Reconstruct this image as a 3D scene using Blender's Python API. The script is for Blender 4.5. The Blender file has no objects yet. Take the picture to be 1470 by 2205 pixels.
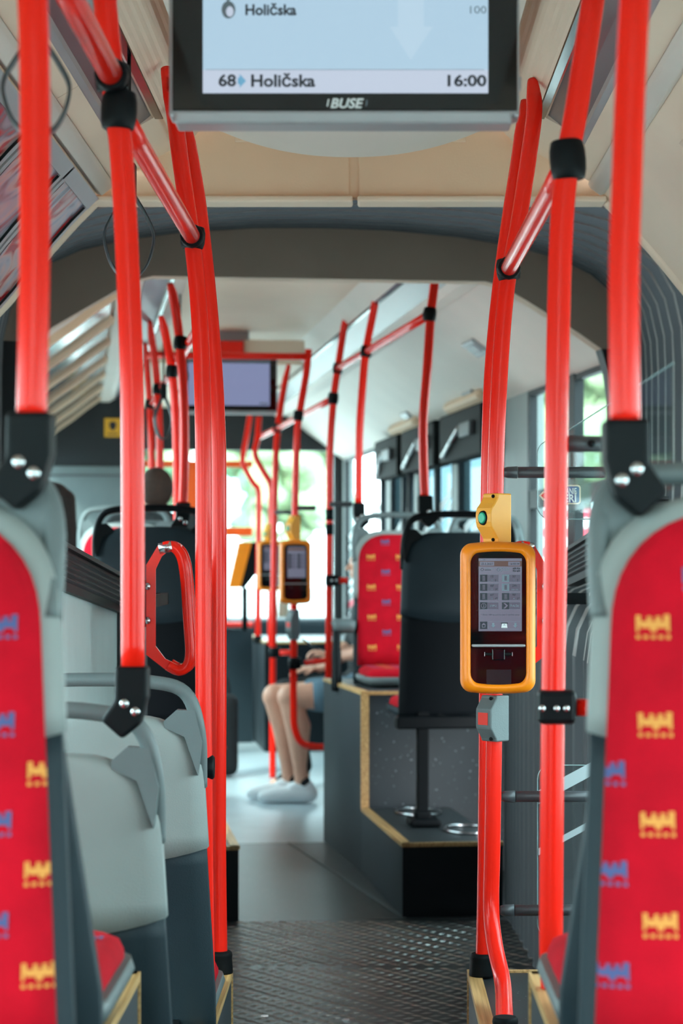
import bpy, bmesh, math, random
from mathutils import Vector, Matrix
random.seed(7)
SC = bpy.context.scene
COL = SC.collection
PI = math.pi
# ------------------------------------------------------------ camera
H = 1.30                      # eye height above the aisle floor
FPX, CX, CY = 4800.0, 795.0, 1200.0
cam_d = bpy.data.cameras.new('camera')
cam = bpy.data.objects.new('camera', cam_d); COL.objects.link(cam)
cam.location = (0, 0, H); cam.rotation_euler = (PI/2, 0, 0)
cam_d.sensor_fit = 'VERTICAL'; cam_d.sensor_height = 36.0; cam_d.sensor_width = 24.0
cam_d.lens = FPX/2205*36.0
cam_d.shift_x = -(CX-735.0)/2205; cam_d.shift_y = (CY-1102.5)/2205
cam_d.clip_start = 0.05; cam_d.clip_end = 400
cam_d.dof.use_dof = True; cam_d.dof.focus_distance = 4.72; cam_d.dof.aperture_fstop = 5.2
SC.camera = cam
# ------------------------------------------------------------ light and exposure
world = bpy.data.worlds.new('sky'); SC.world = world; world.use_nodes = True
nt = world.node_tree; nt.nodes.clear()
wo = nt.nodes.new('ShaderNodeOutputWorld'); bg = nt.nodes.new('ShaderNodeBackground')
tc = nt.nodes.new('ShaderNodeTexCoord'); sx = nt.nodes.new('ShaderNodeSeparateXYZ'); rp = nt.nodes.new('ShaderNodeValToRGB')
rp.color_ramp.elements[0].position = 0.0; rp.color_ramp.elements[0].color = (0.90, 0.97, 1.0, 1)
rp.color_ramp.elements[1].position = 0.8; rp.color_ramp.elements[1].color = (0.80, 0.92, 1.0, 1)
nt.links.new(tc.outputs['Generated'], sx.inputs[0]); nt.links.new(sx.outputs['Z'], rp.inputs[0])
nt.links.new(rp.outputs[0], bg.inputs['Color']); bg.inputs['Strength'].default_value = 4.5
nt.links.new(bg.outputs[0], wo.inputs[0])
sun_d = bpy.data.lights.new('sun', 'SUN'); sun_d.energy = 3.0; sun_d.angle = math.radians(8); sun_d.color = (1.0, 0.95, 0.88)
sun = bpy.data.objects.new('sun', sun_d); COL.objects.link(sun)
sun.rotation_euler = (math.radians(42), math.radians(-38), 0); sun.location = (6, -4, 9)
SC.view_settings.view_transform = 'Standard'; SC.view_settings.look = 'None'
SC.view_settings.exposure = 1.5; SC.view_settings.gamma = 1.0; SC.view_settings.use_curve_mapping = False
SC.cycles.use_denoising = True
SC.cycles.max_bounces = 10; SC.cycles.diffuse_bounces = 6; SC.cycles.glossy_bounces = 4
SC.cycles.transparent_max_bounces = 24; SC.cycles.transmission_bounces = 6
SC.cycles.sample_clamp_indirect = 8.0; SC.cycles.caustics_reflective = False; SC.cycles.caustics_refractive = False
# ------------------------------------------------------------ frames: rear car and (yawed) front car
class Frame:
    def __init__(s, o, yaw): s.o = Vector(o); s.yaw = yaw; s.M = Matrix.Rotation(yaw, 4, 'Z'); s.M.translation = s.o; s.I = s.M.inverted()
    def w(s, p): return s.M @ Vector(p)
    def l(s, p): return s.I @ Vector(p)
R = Frame((-0.046, 0, 0), 0.0)
F = Frame((-0.175, 8.0, 0), math.radians(7.5))
WF = Frame((0, 0, 0), 0)
def PW(px, py, d): return Vector(((px-CX)*d/FPX, d, H-(py-CY)*d/FPX))
def P(px, py, d): return R.l(PW(px, py, d))       # measured sight line at a known distance -> rear car coordinates
def Q(px, py, d): return F.l(PW(px, py, d))       # -> front car coordinates
# ------------------------------------------------------------ materials
def lin(c):
    r = []
    for v in c[:3]:
        v /= 255.0; r.append(v/12.92 if v <= 0.04045 else ((v+0.055)/1.055)**2.4)
    return (*r, 1.0)
def mat(name, c, rough=0.5, metal=0.0, var=0.06, scale=9.0, bump=0.0, bscale=180.0, coat=0.0, emit=None, spec=0.5):
    m = bpy.data.materials.new(name); m.use_nodes = True; n = m.node_tree; b = n.nodes['Principled BSDF']
    col = lin(c); b.inputs['Roughness'].default_value = rough; b.inputs['Metallic'].default_value = metal
    b.inputs['Specular IOR Level'].default_value = spec; b.inputs['Coat Weight'].default_value = coat
    b.inputs['Coat Roughness'].default_value = 0.12
    t = n.nodes.new('ShaderNodeTexCoord'); no = n.nodes.new('ShaderNodeTexNoise'); no.inputs['Scale'].default_value = scale
    no.inputs['Detail'].default_value = 3.0
    ra = n.nodes.new('ShaderNodeValToRGB'); ra.color_ramp.elements[0].position = .3; ra.color_ramp.elements[1].position = .7
    ra.color_ramp.elements[0].color = tuple(max(0, v*(1-var)) for v in col[:3])+(1,)
    ra.color_ramp.elements[1].color = tuple(min(1, v*(1+var)) for v in col[:3])+(1,)
    n.links.new(t.outputs['Object'], no.inputs['Vector']); n.links.new(no.outputs['Fac'], ra.inputs[0]); n.links.new(ra.outputs[0], b.inputs['Base Color'])
    if bump > 0:
        n2 = n.nodes.new('ShaderNodeTexNoise'); n2.inputs['Scale'].default_value = bscale; bp = n.nodes.new('ShaderNodeBump')
        bp.inputs['Strength'].default_value = bump; bp.inputs['Distance'].default_value = 0.002
        n.links.new(t.outputs['Object'], n2.inputs['Vector']); n.links.new(n2.outputs['Fac'], bp.inputs['Height']); n.links.new(bp.outputs[0], b.inputs['Normal'])
    if emit:
        b.inputs['Emission Color'].default_value = lin(emit[0]); b.inputs['Emission Strength'].default_value = emit[1]
    return m
def mat_speck(name, c, sp, thr=0.70, scale=55.0, rough=0.45):
    m = mat(name, c, rough, var=0.12, scale=4.0); n = m.node_tree; b = n.nodes['Principled BSDF']
    old = b.inputs['Base Color'].links[0].from_socket
    t = n.nodes.new('ShaderNodeTexCoord'); no = n.nodes.new('ShaderNodeTexNoise'); no.inputs['Scale'].default_value = scale; no.inputs['Detail'].default_value = 1.0
    ra = n.nodes.new('ShaderNodeValToRGB'); ra.color_ramp.elements[0].position = thr; ra.color_ramp.elements[1].position = thr+.04
    mx = n.nodes.new('ShaderNodeMix'); mx.data_type = 'RGBA'
    n.links.new(t.outputs['Object'], no.inputs['Vector']); n.links.new(no.outputs['Fac'], ra.inputs[0]); n.links.new(ra.outputs[0], mx.inputs[0])
    n.links.new(old, mx.inputs[6]); mx.inputs[7].default_value = lin(sp); n.links.new(mx.outputs[2], b.inputs['Base Color'])
    return m
def mat_wood(name, a, c):
    m = bpy.data.materials.new(name); m.use_nodes = True; n = m.node_tree; b = n.nodes['Principled BSDF']; b.inputs['Roughness'].default_value = .45
    t = n.nodes.new('ShaderNodeTexCoord'); mp = n.nodes.new('ShaderNodeMapping'); mp.inputs['Scale'].default_value = (160, 3, 160)
    no = n.nodes.new('ShaderNodeTexNoise'); no.inputs['Scale'].default_value = 1.0; no.inputs['Detail'].default_value = 4
    ra = n.nodes.new('ShaderNodeValToRGB'); ra.color_ramp.elements[0].position = .35; ra.color_ramp.elements[1].position = .65
    ra.color_ramp.elements[0].color = lin(a); ra.color_ramp.elements[1].color = lin(c)
    n.links.new(t.outputs['Object'], mp.inputs[0]); n.links.new(mp.outputs[0], no.inputs['Vector']); n.links.new(no.outputs['Fac'], ra.inputs[0]); n.links.new(ra.outputs[0], b.inputs['Base Color'])
    return m
def mat_glass(name, tint=(235, 245, 245), refl=0.07):
    m = bpy.data.materials.new(name); m.use_nodes = True; n = m.node_tree; n.nodes.clear()
    o = n.nodes.new('ShaderNodeOutputMaterial'); mx = n.nodes.new('ShaderNodeMixShader'); tr = n.nodes.new('ShaderNodeBsdfTransparent')
    gl = n.nodes.new('ShaderNodeBsdfGlossy'); gl.inputs['Roughness'].default_value = 0.02; tr.inputs['Color'].default_value = lin(tint)
    mx.inputs[0].default_value = refl
    n.links.new(tr.outputs[0], mx.inputs[1]); n.links.new(gl.outputs[0], mx.inputs[2]); n.links.new(mx.outputs[0], o.inputs[0])
    return m
def mat_emit(name, c, s):
    return mat(name, (10, 10, 12), 0.2, var=0.0, emit=(c, s))
def mat_poster(name):
    m = bpy.data.materials.new(name); m.use_nodes = True; n = m.node_tree; b = n.nodes['Principled BSDF']; b.inputs['Roughness'].default_value = .12
    t = n.nodes.new('ShaderNodeTexCoord'); no = n.nodes.new('ShaderNodeTexNoise'); no.inputs['Scale'].default_value = 5.0; no.inputs['Detail'].default_value = 2
    no.inputs['Distortion'].default_value = 1.2
    ra = n.nodes.new('ShaderNodeValToRGB'); e = ra.color_ramp.elements
    e[0].position = .38; e[0].color = lin((165, 22, 30)); e[1].position = .44; e[1].color = lin((206, 176, 172))
    x = e.new(.52); x.color = lin((168, 172, 188)); x = e.new(.60); x.color = lin((120, 112, 126)); x = e.new(.66); x.color = lin((196, 40, 44))
    n.links.new(t.outputs['Object'], no.inputs['Vector']); n.links.new(no.outputs['Fac'], ra.inputs[0]); n.links.new(ra.outputs[0], b.inputs['Base Color'])
    return m
M = {}
M['red'] = mat('red_enamel', (250, 36, 20), 0.22, var=0.02, coat=0.04, spec=0.26)
M['fabric'] = mat('red_moquette', (186, 4, 29), 0.9, var=0.14, scale=14, bump=0.5, bscale=500, spec=0.2)
M['logo_y'] = mat('woven_yellow', (220, 148, 70), 0.9, var=0.05)
M['logo_b'] = mat('woven_blue', (76, 86, 132), 0.9, var=0.05)
M['grey'] = mat('grey_plastic', (138, 145, 143), 0.55, var=0.04, bump=0.25, bscale=350)
M['midgrey'] = mat('mid_grey_plastic', (94, 104, 105), 0.5, var=0.04, bump=0.2, bscale=350)
M['dkgrey'] = mat('dark_grey_plastic', (26, 41, 48), 0.6, var=0.06, bump=0.25, bscale=350, spec=0.3)
M['seatblack'] = mat('charcoal_plastic', (6, 13, 18), 0.65, var=0.06, bump=0.2, bscale=350, spec=0.14)
M['black'] = mat('black_plastic', (10, 15, 18), 0.5, var=0.05, spec=0.14)
M['rubber'] = mat('black_rubber', (8, 11, 13), 0.65, var=0.05, spec=0.15)
M['tube_grey'] = mat('grey_arm_tube', (62, 63, 67), 0.4, var=0.03)
M['steel'] = mat('steel', (200, 202, 204), 0.25, 1.0, var=0.03)
M['silver'] = mat('silver_paint', (160, 162, 166), 0.35, 0.3, var=0.03)
M['beige'] = mat('beige_panel', (232, 200, 170), 0.6, var=0.04, scale=3, bump=0.15)
M['cream'] = mat('cream_panel', (230, 208, 186), 0.55, var=0.03, scale=3, bump=0.1)
M['offwhite'] = mat('off_white_panel', (224, 214, 204), 0.5, var=0.03, scale=3)
M['taupe'] = mat('taupe_panel', (172, 152, 136), 0.65, var=0.05, scale=3, bump=0.15)
M['blackwall'] = mat('black_panel', (12, 19, 25), 0.55, var=0.05)
def mat_bellow(name, c, tr):
    m = mat(name, c, 0.55, var=0.08); n = m.node_tree; b = n.nodes['Principled BSDF']; o = n.nodes['Material Output']
    t = n.nodes.new('ShaderNodeBsdfTranslucent'); t.inputs['Color'].default_value = lin((150, 158, 160)); mx = n.nodes.new('ShaderNodeMixShader'); mx.inputs[0].default_value = tr
    n.links.new(b.outputs[0], mx.inputs[1]); n.links.new(t.outputs[0], mx.inputs[2]); n.links.new(mx.outputs[0], o.inputs[0]); return m
M['bellow'] = mat_bellow('grey_bellows_rubber', (50, 63, 69), 0.03)
M['bellow_lt'] = mat('pale_bellows_edge', (150, 148, 145), 0.4, var=0.08)
M['lamp'] = mat('smoky_diffuser', (84, 76, 84), 0.34, var=0.1, scale=2, coat=0.2)
M['lampdk'] = mat('dark_lamp_trim', (26, 28, 34), 0.15, var=0.05)
M['wood'] = mat_wood('ply_edge', (176, 132, 78), (220, 178, 120))
M['floor'] = mat_speck('dark_vinyl', (46, 52, 55), (140, 146, 148), 0.73, 90, 0.40)
M['floor_lit'] = mat('pale_door_lit_vinyl', (184, 198, 204), 0.35, var=0.06, scale=6)  # paler flooring, with the light from the doors also lifted into its colour
M['worn_glint'] = mat('worn_glinting_tops', (196, 194, 190), 0.3, 0.95, var=0.25, scale=5)  # same steel as the plate; worn tops with their glints put into the colour
M['plate'] = mat('chequer_plate', (92, 96, 98), 0.42, 0.85, var=0.15, scale=7)
M['box'] = mat_speck('speckled_dark_laminate', (32, 44, 50), (140, 150, 152), 0.73, 85, 0.45)
M['boxside'] = mat('dark_laminate', (52, 59, 64), 0.5, var=0.08, scale=5)
M['boxdark'] = mat('black_laminate', (10, 18, 23), 0.5, var=0.08, spec=0.2)
M['orange'] = mat('orange_plastic', (250, 136, 8), 0.4, var=0.03)
M['yellow'] = mat('yellow_plastic', (244, 166, 50), 0.45, var=0.03)
M['orange_rail'] = mat('orange_rail', (250, 92, 20), 0.4, var=0.03)
M['green'] = mat('green_button', (20, 170, 130), 0.4, var=0.03)
M['redbtn'] = mat('red_button', (230, 50, 36), 0.4, var=0.03)
M['field'] = mat('dark_reader_field', (20, 26, 31), 0.14, var=0.0)
M['gloss'] = mat('black_glass', (6, 10, 13), 0.05, var=0.02)
M['screen'] = mat_emit('display_blue_white', (172, 202, 222), 0.36)
M['screen_lo'] = mat_emit('display_strip', (190, 202, 220), 0.36)
M['screen_hi'] = mat_emit('display_arrow', (180, 207, 225), 0.365)
M['ink'] = mat('display_dark', (26, 30, 44), 0.4, var=0.0)
M['inkgrey'] = mat('display_grey', (110, 124, 136), 0.4, var=0.0)
M['inkblue'] = mat_emit('display_light_blue', (110, 176, 212), 0.3)
M['vscreen'] = mat_emit('validator_display', (150, 154, 180), 0.16)
M['vbtn'] = mat_emit('validator_key', (118, 121, 146), 0.16)
M['vband'] = mat_emit('validator_band', (122, 84, 74), 0.16)
M['scr_far'] = mat_emit('far_display', (140, 150, 190), 0.28)
M['white'] = mat('white_letter', (225, 230, 232), 0.5, var=0.0)
M['bluelabel'] = mat('blue_label', (40, 84, 140), 0.4, var=0.0)
M['yellabel'] = mat('yellow_label', (222, 160, 40), 0.5, var=0.03)
M['glass'] = mat_glass('window_glass', (226, 240, 240), 0.06)
M['tint'] = mat_glass('tinted_door_glass', (128, 150, 156), 0.08)
M['clear'] = mat_glass('clear_acrylic', (244, 250, 250), 0.05)
M['edge'] = mat('acrylic_edge', (150, 176, 178), 0.2, var=0.0)
M['frost'] = mat('frosted_stripe', (176, 192, 196), 0.6, var=0.0)
M['palepanel'] = mat('pale_teal_panel', (200, 220, 220), 0.5, var=0.03)
M['poster'] = mat_poster('printed_poster')
M['adv'] = mat('dark_advert_print', (58, 54, 60), 0.12, var=0.6, scale=6)
M['postered'] = mat('poster_red', (188, 18, 28), 0.12, var=0.1)
M['skin'] = mat('skin', (226, 168, 142), 0.55, var=0.05, scale=14)
M['hair'] = mat('dark_hair', (38, 28, 26), 0.6, var=0.25, scale=60)
M['hairb'] = mat('brown_cropped_hair', (66, 46, 38), 0.8, var=0.3, scale=90)
M['denim'] = mat('blue_shorts_cloth', (96, 124, 140), 0.85, var=0.1, scale=40)
M['blackcloth'] = mat('black_cloth', (18, 21, 25), 0.9, var=0.15, scale=30)
M['greycloth'] = mat('grey_jacket_cloth', (58, 62, 64), 0.9, var=0.25, scale=40)
M['whitecloth'] = mat('white_cloth', (214, 216, 218), 0.85, var=0.05)
M['shoe'] = mat('white_shoe', (246, 247, 248), 0.55, var=0.03)
M['strap'] = mat('grey_strap', (44, 52, 56), 0.4, var=0.03)
M['leaf'] = mat('tree_leaf', (140, 156, 120), 0.8, var=0.35, scale=5)
M['bark'] = mat('bark', (84, 70, 58), 0.9, var=0.2)
M['pave'] = mat('pavement', (176, 174, 170), 0.8, var=0.08, scale=1.5)
M['plaster'] = mat('plaster', (206, 200, 194), 0.8, var=0.05, scale=2)
M['hoard'] = mat('crimson_boards', (190, 60, 78), 0.7, var=0.08)
# ------------------------------------------------------------ mesh builder
class MB:
    def __init__(s): s.v = []; s.f = []; s.m = []; s.sm = []
    def add(s, vs, fs, m=0, smooth=True):
        o = len(s.v); s.v += [Vector(v) for v in vs]
        for f in fs: s.f.append([i+o for i in f]); s.m.append(m); s.sm.append(smooth)
        return s
    def poly(s, pts, m=0): return s.add(pts, [list(range(len(pts)))], m, False)
    def grid(s, fn, nu, nv, m=0, cu=False, cv=False, smooth=True):
        vs = [fn(i/(nu if cu else nu), j/nv) for i in range(nu+(0 if cu else 1)) for j in range(nv+(0 if cv else 1))]
        A = nu if cu else nu+1; B = nv if cv else nv+1; fs = []
        for i in range(nu):
            for j in range(nv):
                fs.append([i*B+j, ((i+1) % A)*B+j, ((i+1) % A)*B+(j+1) % B, i*B+(j+1) % B])
        return s.add(vs, fs, m, smooth)
    def rings(s, rs, m=0, caps=True, closed=True, smooth=True, mfn=None):
        n = len(rs[0]); vs = [p for r in rs for p in r]; o = len(s.v); s.v += [Vector(v) for v in vs]
        for k in range(len(rs)-1):
            for j in range(n if closed else n-1):
                s.f.append([o+k*n+j, o+k*n+(j+1) % n, o+(k+1)*n+(j+1) % n, o+(k+1)*n+j]); s.m.append(mfn(k, j) if mfn else m); s.sm.append(smooth)
        if caps:
            s.f.append([o+j for j in range(n)][::-1]); s.m.append(m); s.sm.append(False)
            s.f.append([o+(len(rs)-1)*n+j for j in range(n)]); s.m.append(m); s.sm.append(False)
        return s
    def tube(s, pts, r, n=14, m=0, caps=True, closed=False, flat=None):
        pts = [Vector(p) for p in pts]; N = len(pts); rr = r if isinstance(r, (list, tuple)) else [r]*N
        T = []
        for i in range(N):
            a = pts[(i-1) % N] if closed else pts[max(0, i-1)]; b = pts[(i+1) % N] if closed else pts[min(N-1, i+1)]
            T.append((b-a).normalized())
        up = Vector((0, 0, 1)) if abs(T[0].z) < 0.9 else Vector((1, 0, 0))
        nx = T[0].cross(up).normalized(); rs = []
        for i in range(N):
            nx = (nx-T[i]*nx.dot(T[i])).normalized(); ny = T[i].cross(nx)
            rs.append([pts[i]+(nx*math.cos(2*PI*k/n)+ny*math.sin(2*PI*k/n))*rr[i] for k in range(n)])
        if closed: rs.append(rs[0]); caps = False
        return s.rings(rs, m, caps)
    def box(s, c, d, m=0, rot=None, bev=0.0, seg=2):
        bm = bmesh.new(); bmesh.ops.create_cube(bm, size=1.0)
        for v in bm.verts: v.co = Vector((v.co.x*d[0], v.co.y*d[1], v.co.z*d[2]))
        if bev > 0: bmesh.ops.bevel(bm, geom=list(bm.edges), offset=bev, segments=seg, profile=0.5, affect='EDGES')
        vs = [(rot @ v.co if rot else v.co)+Vector(c) for v in bm.verts]; bm.verts.index_update()
        fs = [[v.index for v in f.verts] for f in bm.faces]; bm.free()
        return s.add(vs, fs, m, False)
    def bx(s, a, b, m=0, bev=0.0):
        return s.box([(a[i]+b[i])/2 for i in range(3)], [abs(b[i]-a[i]) for i in range(3)], m, None, bev)
    def prism(s, pts, ext, m=0, smooth=False):
        e = Vector(ext); p = [Vector(q) for q in pts]; n = len(p); vs = p+[q+e for q in p]
        fs = [list(range(n))[::-1], list(range(n, 2*n))]
        s.add(vs, fs, m, False); o = len(s.v)-2*n
        for i in range(n): s.f.append([o+i, o+(i+1) % n, o+n+(i+1) % n, o+n+i]); s.m.append(m); s.sm.append(smooth)
        return s
    def ell(s, c, r, m=0, nu=16, nv=10, rot=None):
        c = Vector(c)
        def fn(u, v):
            a = 2*PI*u; b = PI*(v-.5)*0.998
            q = Vector((r[0]*math.cos(b)*math.cos(a), r[1]*math.cos(b)*math.sin(a), r[2]*math.sin(b)))
            return c+(rot @ q if rot else q)
        rs = [[fn(u/nu, v/nv) for u in range(nu)] for v in range(nv+1)]
        return s.rings(rs, m, True)
    def cap(s, a, b, ra, rb, m=0, n=14):
        a = Vector(a); b = Vector(b); t = (b-a).normalized(); L = (b-a).length; pts = []; rr = []
        for k in range(5): q = -PI/2+k*PI/8; pts.append(a+t*ra*math.sin(q)); rr.append(max(.0006, ra*math.cos(q)))
        pts.append(a); rr.append(ra); pts.append(b); rr.append(rb)
        for k in range(1, 5): q = k*PI/8; pts.append(b+t*rb*math.sin(q)); rr.append(max(.0006, rb*math.cos(q)))
        up = Vector((0, 0, 1)) if abs(t.z) < .9 else Vector((1, 0, 0)); nx = t.cross(up).normalized(); ny = t.cross(nx)
        rs = [[p+(nx*math.cos(2*PI*k/n)+ny*math.sin(2*PI*k/n))*r for k in range(n)] for p, r in zip(pts, rr)]
        return s.rings(rs, m, True)
    def map(s, fn): s.v = [Vector(fn(v)) for v in s.v]; return s
    def join(s, o, dm=0):
        k = len(s.v); s.v += o.v
        for f, m, sm in zip(o.f, o.m, o.sm): s.f.append([i+k for i in f]); s.m.append(m+dm); s.sm.append(sm)
        return s
def mesh_of(mb, name, mats, off=Vector((0, 0, 0))):
    me = bpy.data.meshes.new(name); me.from_pydata([tuple(v-off) for v in mb.v], [], mb.f)
    for m in (mats if isinstance(mats, (list, tuple)) else [mats]): me.materials.append(m)
    me.polygons.foreach_set('material_index', mb.m); me.polygons.foreach_set('use_smooth', mb.sm); me.update()
    return me
def tag(o, label=None, cat=None, group=None, kind=None):
    if label: o['label'] = label
    if cat: o['category'] = cat
    if group: o['group'] = group
    if kind: o['kind'] = kind
    return o
def thing(fr, name, label, cat, org, group=None, kind=None):
    o = bpy.data.objects.new(name, None); COL.objects.link(o); o.empty_display_size = .05
    o.location = fr.w(org); o.rotation_euler = (0, 0, fr.yaw); tag(o, label, cat, group, kind); o['_o'] = [float(x) for x in org]
    return o
def part(root, name, mb, mats, label=None):
    top = root
    while top.parent: top = top.parent
    off = Vector(top['_o']); o = bpy.data.objects.new(name, mesh_of(mb, name, mats, off)); COL.objects.link(o); o.parent = root
    if label: o['label'] = label
    return o
def single(fr, name, label, cat, mb, mats, org=None, group=None, kind=None):
    if org is None:
        xs = [v.x for v in mb.v]; ys = [v.y for v in mb.v]; zs = [v.z for v in mb.v]; org = ((min(xs)+max(xs))/2, (min(ys)+max(ys))/2, min(zs))
    o = bpy.data.objects.new(name, mesh_of(mb, name, mats, Vector(org))); COL.objects.link(o)
    o.location = fr.w(org); o.rotation_euler = (0, 0, fr.yaw); tag(o, label, cat, group, kind); o['_o'] = [float(x) for x in org]
    return o
def struct(fr, name, mb, mats, label=None, cat=None): return single(fr, name, label, cat, mb, mats, (0, 0, 0), None, 'structure')
def curve(pts, k=8):
    P_ = [Vector(p) for p in pts]; out = []
    for i in range(len(P_)-1):
        a = P_[max(0, i-1)]; b = P_[i]; c = P_[i+1]; d = P_[min(len(P_)-1, i+2)]
        for j in range(k):
            t = j/k; out.append(.5*((2*b)+(c-a)*t+(2*a-5*b+4*c-d)*t*t+(3*b-a-3*c+d)*t**3))
    return out+[P_[-1]]
def loopcurve(pts, k=6):
    P_ = [Vector(p) for p in pts]; n = len(P_); out = []
    for i in range(n):
        a, b, c, d = P_[(i-1) % n], P_[i], P_[(i+1) % n], P_[(i+2) % n]
        for j in range(k):
            t = j/k; out.append(.5*((2*b)+(c-a)*t+(2*a-5*b+4*c-d)*t*t+(3*b-a-3*c+d)*t**3))
    return out
def rrect(w, h, r, k=5, bulge=0.0):
    pts = []
    for cx, cy, a0 in ((w/2-r, h/2-r, 0), (-w/2+r, h/2-r, 90), (-w/2+r, -h/2+r, 180), (w/2-r, -h/2+r, 270)):
        for i in range(k+1):
            a = math.radians(a0+90*i/k); pts.append((cx+r*math.cos(a), cy+r*math.sin(a)))
    return pts
def text(mb, s, size, org, right, up, m=0, align='LEFT', bold=0.0, shear=0.0, width=None):
    cu = bpy.data.curves.new('t', 'FONT'); cu.body = s; cu.size = size; cu.align_x = align; cu.offset = bold*size; cu.shear = shear; cu.resolution_u = 3
    ob = bpy.data.objects.new('t', cu); COL.objects.link(ob); dg = bpy.context.evaluated_depsgraph_get(); me = ob.evaluated_get(dg).to_mesh()
    org = Vector(org); right = Vector(right); up = Vector(up); k = 1.0
    if width and me.vertices:
        xs = [v.co.x for v in me.vertices]; k = width/max(1e-6, max(xs)-min(xs))
    vs = [org+right*v.co.x*k+up*v.co.y for v in me.vertices]; fs = [list(p.vertices) for p in me.polygons]
    mb.add(vs, fs, m, False); ob.evaluated_get(dg).to_mesh_clear(); bpy.data.objects.remove(ob); bpy.data.curves.remove(cu)
    return mb
# ============================================================ REAR CAR SHELL
Y0, Y1 = -2.6, 5.62
def cove(s):      # right-hand cove profile of the rear car, s 0..1 from the trim bar down to the window head
    pts = [(.63, 2.215), (.70, 2.145), (.78, 2.055), (.86, 1.955), (.95, 1.86), (1.05, 1.765), (1.13, 1.70), (1.17, 1.66)]
    q = s*(len(pts)-1); i = min(int(q), len(pts)-2); t = q-i
    return (pts[i][0]*(1-t)+pts[i+1][0]*t, pts[i][1]*(1-t)+pts[i+1][1]*t)
mb = MB(); mb.bx((-.58, Y0, 2.42), (.58, Y1, 2.47)); struct(R, 'ceiling', mb, M['cream'])
mb = MB(); mb.bx((-1.3, Y0-.05, 2.52), (1.3, 5.72, 2.56)); struct(R, 'ceiling', mb, M['blackwall'])
for sd, nm in ((1, 'right'), (-1, 'left')):
    # ribbed inner panel
    mb = MB()
    pro = []
    for k in range(15):
        t = k/14; x = .345+.085*t; z = 2.40-.085*t - (.002 if k % 2 else 0); pro.append((x, z))
    mb.rings([[(sd*x, y, z) for x, z in pro] for y in (Y0, Y1-.05)], caps=False, closed=False, smooth=False)
    mb.prism([(sd*x, Y1-.05, z) for x, z in pro]+[(sd*.43, Y1-.05, 2.41), (sd*.345, Y1-.05, 2.41)], (0, .003, 0)); struct(R, 'trim_1', mb, M['cream'])
    # slot + filler beyond the lamp
    mb = MB(); mb.prism([(sd*.43, 5.18, 2.335), (sd*.545, 5.18, 2.272), (sd*.56, 5.18, 2.30), (sd*.445, 5.18, 2.36)], (0, .42, 0)); struct(R, 'trim_2', mb, M['cream'])
    # wood-tone strip and the raised bar, end returns
    mb = MB(); yy = [Y0, -1.2, .3, 1.8, 3.3, 4.55, 5.55]
    for a, b in zip(yy[:-1], yy[1:]):
        mb.prism([(sd*.548, a+.002, 2.262), (sd*.592, a+.002, 2.236), (sd*.60, a+.002, 2.27), (sd*.555, a+.002, 2.29)], (0, b-a-.004, 0))
    struct(R, 'trim_3', mb, M['cream'])
    mb = MB(); mb.prism([(sd*.592, Y0, 2.232), (sd*.598, Y0, 2.222), (sd*.622, Y0, 2.204), (sd*.634, Y0, 2.208), (sd*.64, Y0, 2.222), (sd*.60, Y0, 2.262)], (0, Y1-.05-Y0, 0), smooth=True); struct(R, 'trim_4', mb, M['offwhite'])
    mb = MB(); mb.grid(lambda u, v: (sd*cove(v)[0], Y0+(Y1-Y0)*u, cove(v)[1]), 12, 14)
    mb.grid(lambda u, v: (sd*(cove(v)[0]+.03), Y0+(Y1-Y0)*u, cove(v)[1]+.03), 2, 14)
    struct(R, 'ceiling', mb, M['cream'] if sd > 0 else M['beige'])
    # rounded end trim following the cove
    def endtrim(u, v):
        x, z = cove(v); a = 2*PI*u
        return (sd*(x+.012+.02*math.cos(a)), Y1+.02+.035*math.sin(a), z+.010+.02*math.cos(a))
    mb = MB(); mb.grid(endtrim, 10, 16, cu=True); struct(R, 'trim_5', mb, M['cream'])
    # lower wall, posts, window head
    mb = MB(); mb.bx((sd*1.17, Y0, -.1), (sd*1.23, Y1, .82)); mb.bx((sd*1.165, Y0, 1.62), (sd*1.23, Y1, 1.70))
    for k in range(7): y = Y0+k*(Y1-Y0-.09)/6; mb.bx((sd*1.165, y, .82), (sd*1.23, y+.09, 1.62))
    struct(R, 'wall_'+nm, mb, M['grey'])
    for k in range(6):
        y = Y0+k*(Y1-Y0-.09)/6+.09; y2 = Y0+(k+1)*(Y1-Y0-.09)/6
        mb = MB(); mb.bx((sd*1.195, y, .82), (sd*1.2, y2, 1.62)); struct(R, 'window_%d' % (k+1+(6 if sd < 0 else 0)), mb, M['glass'])
# rear wall with its window
mb = MB(); mb.bx((-1.2, Y0-.05, -.1), (1.2, Y0, .95)); mb.bx((-1.2, Y0-.05, 2.15), (1.2, Y0, 2.5)); mb.bx((-1.2, Y0-.05, .95), (-1.0, Y0, 2.15)); mb.bx((1.0, Y0-.05, .95), (1.2, Y0, 2.15)); struct(R, 'wall_rear', mb, M['grey'])
mb = MB(); mb.bx((-1, Y0-.03, .95), (1, Y0-.025, 2.15)); struct(R, 'window_13', mb, M['glass'])
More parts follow.
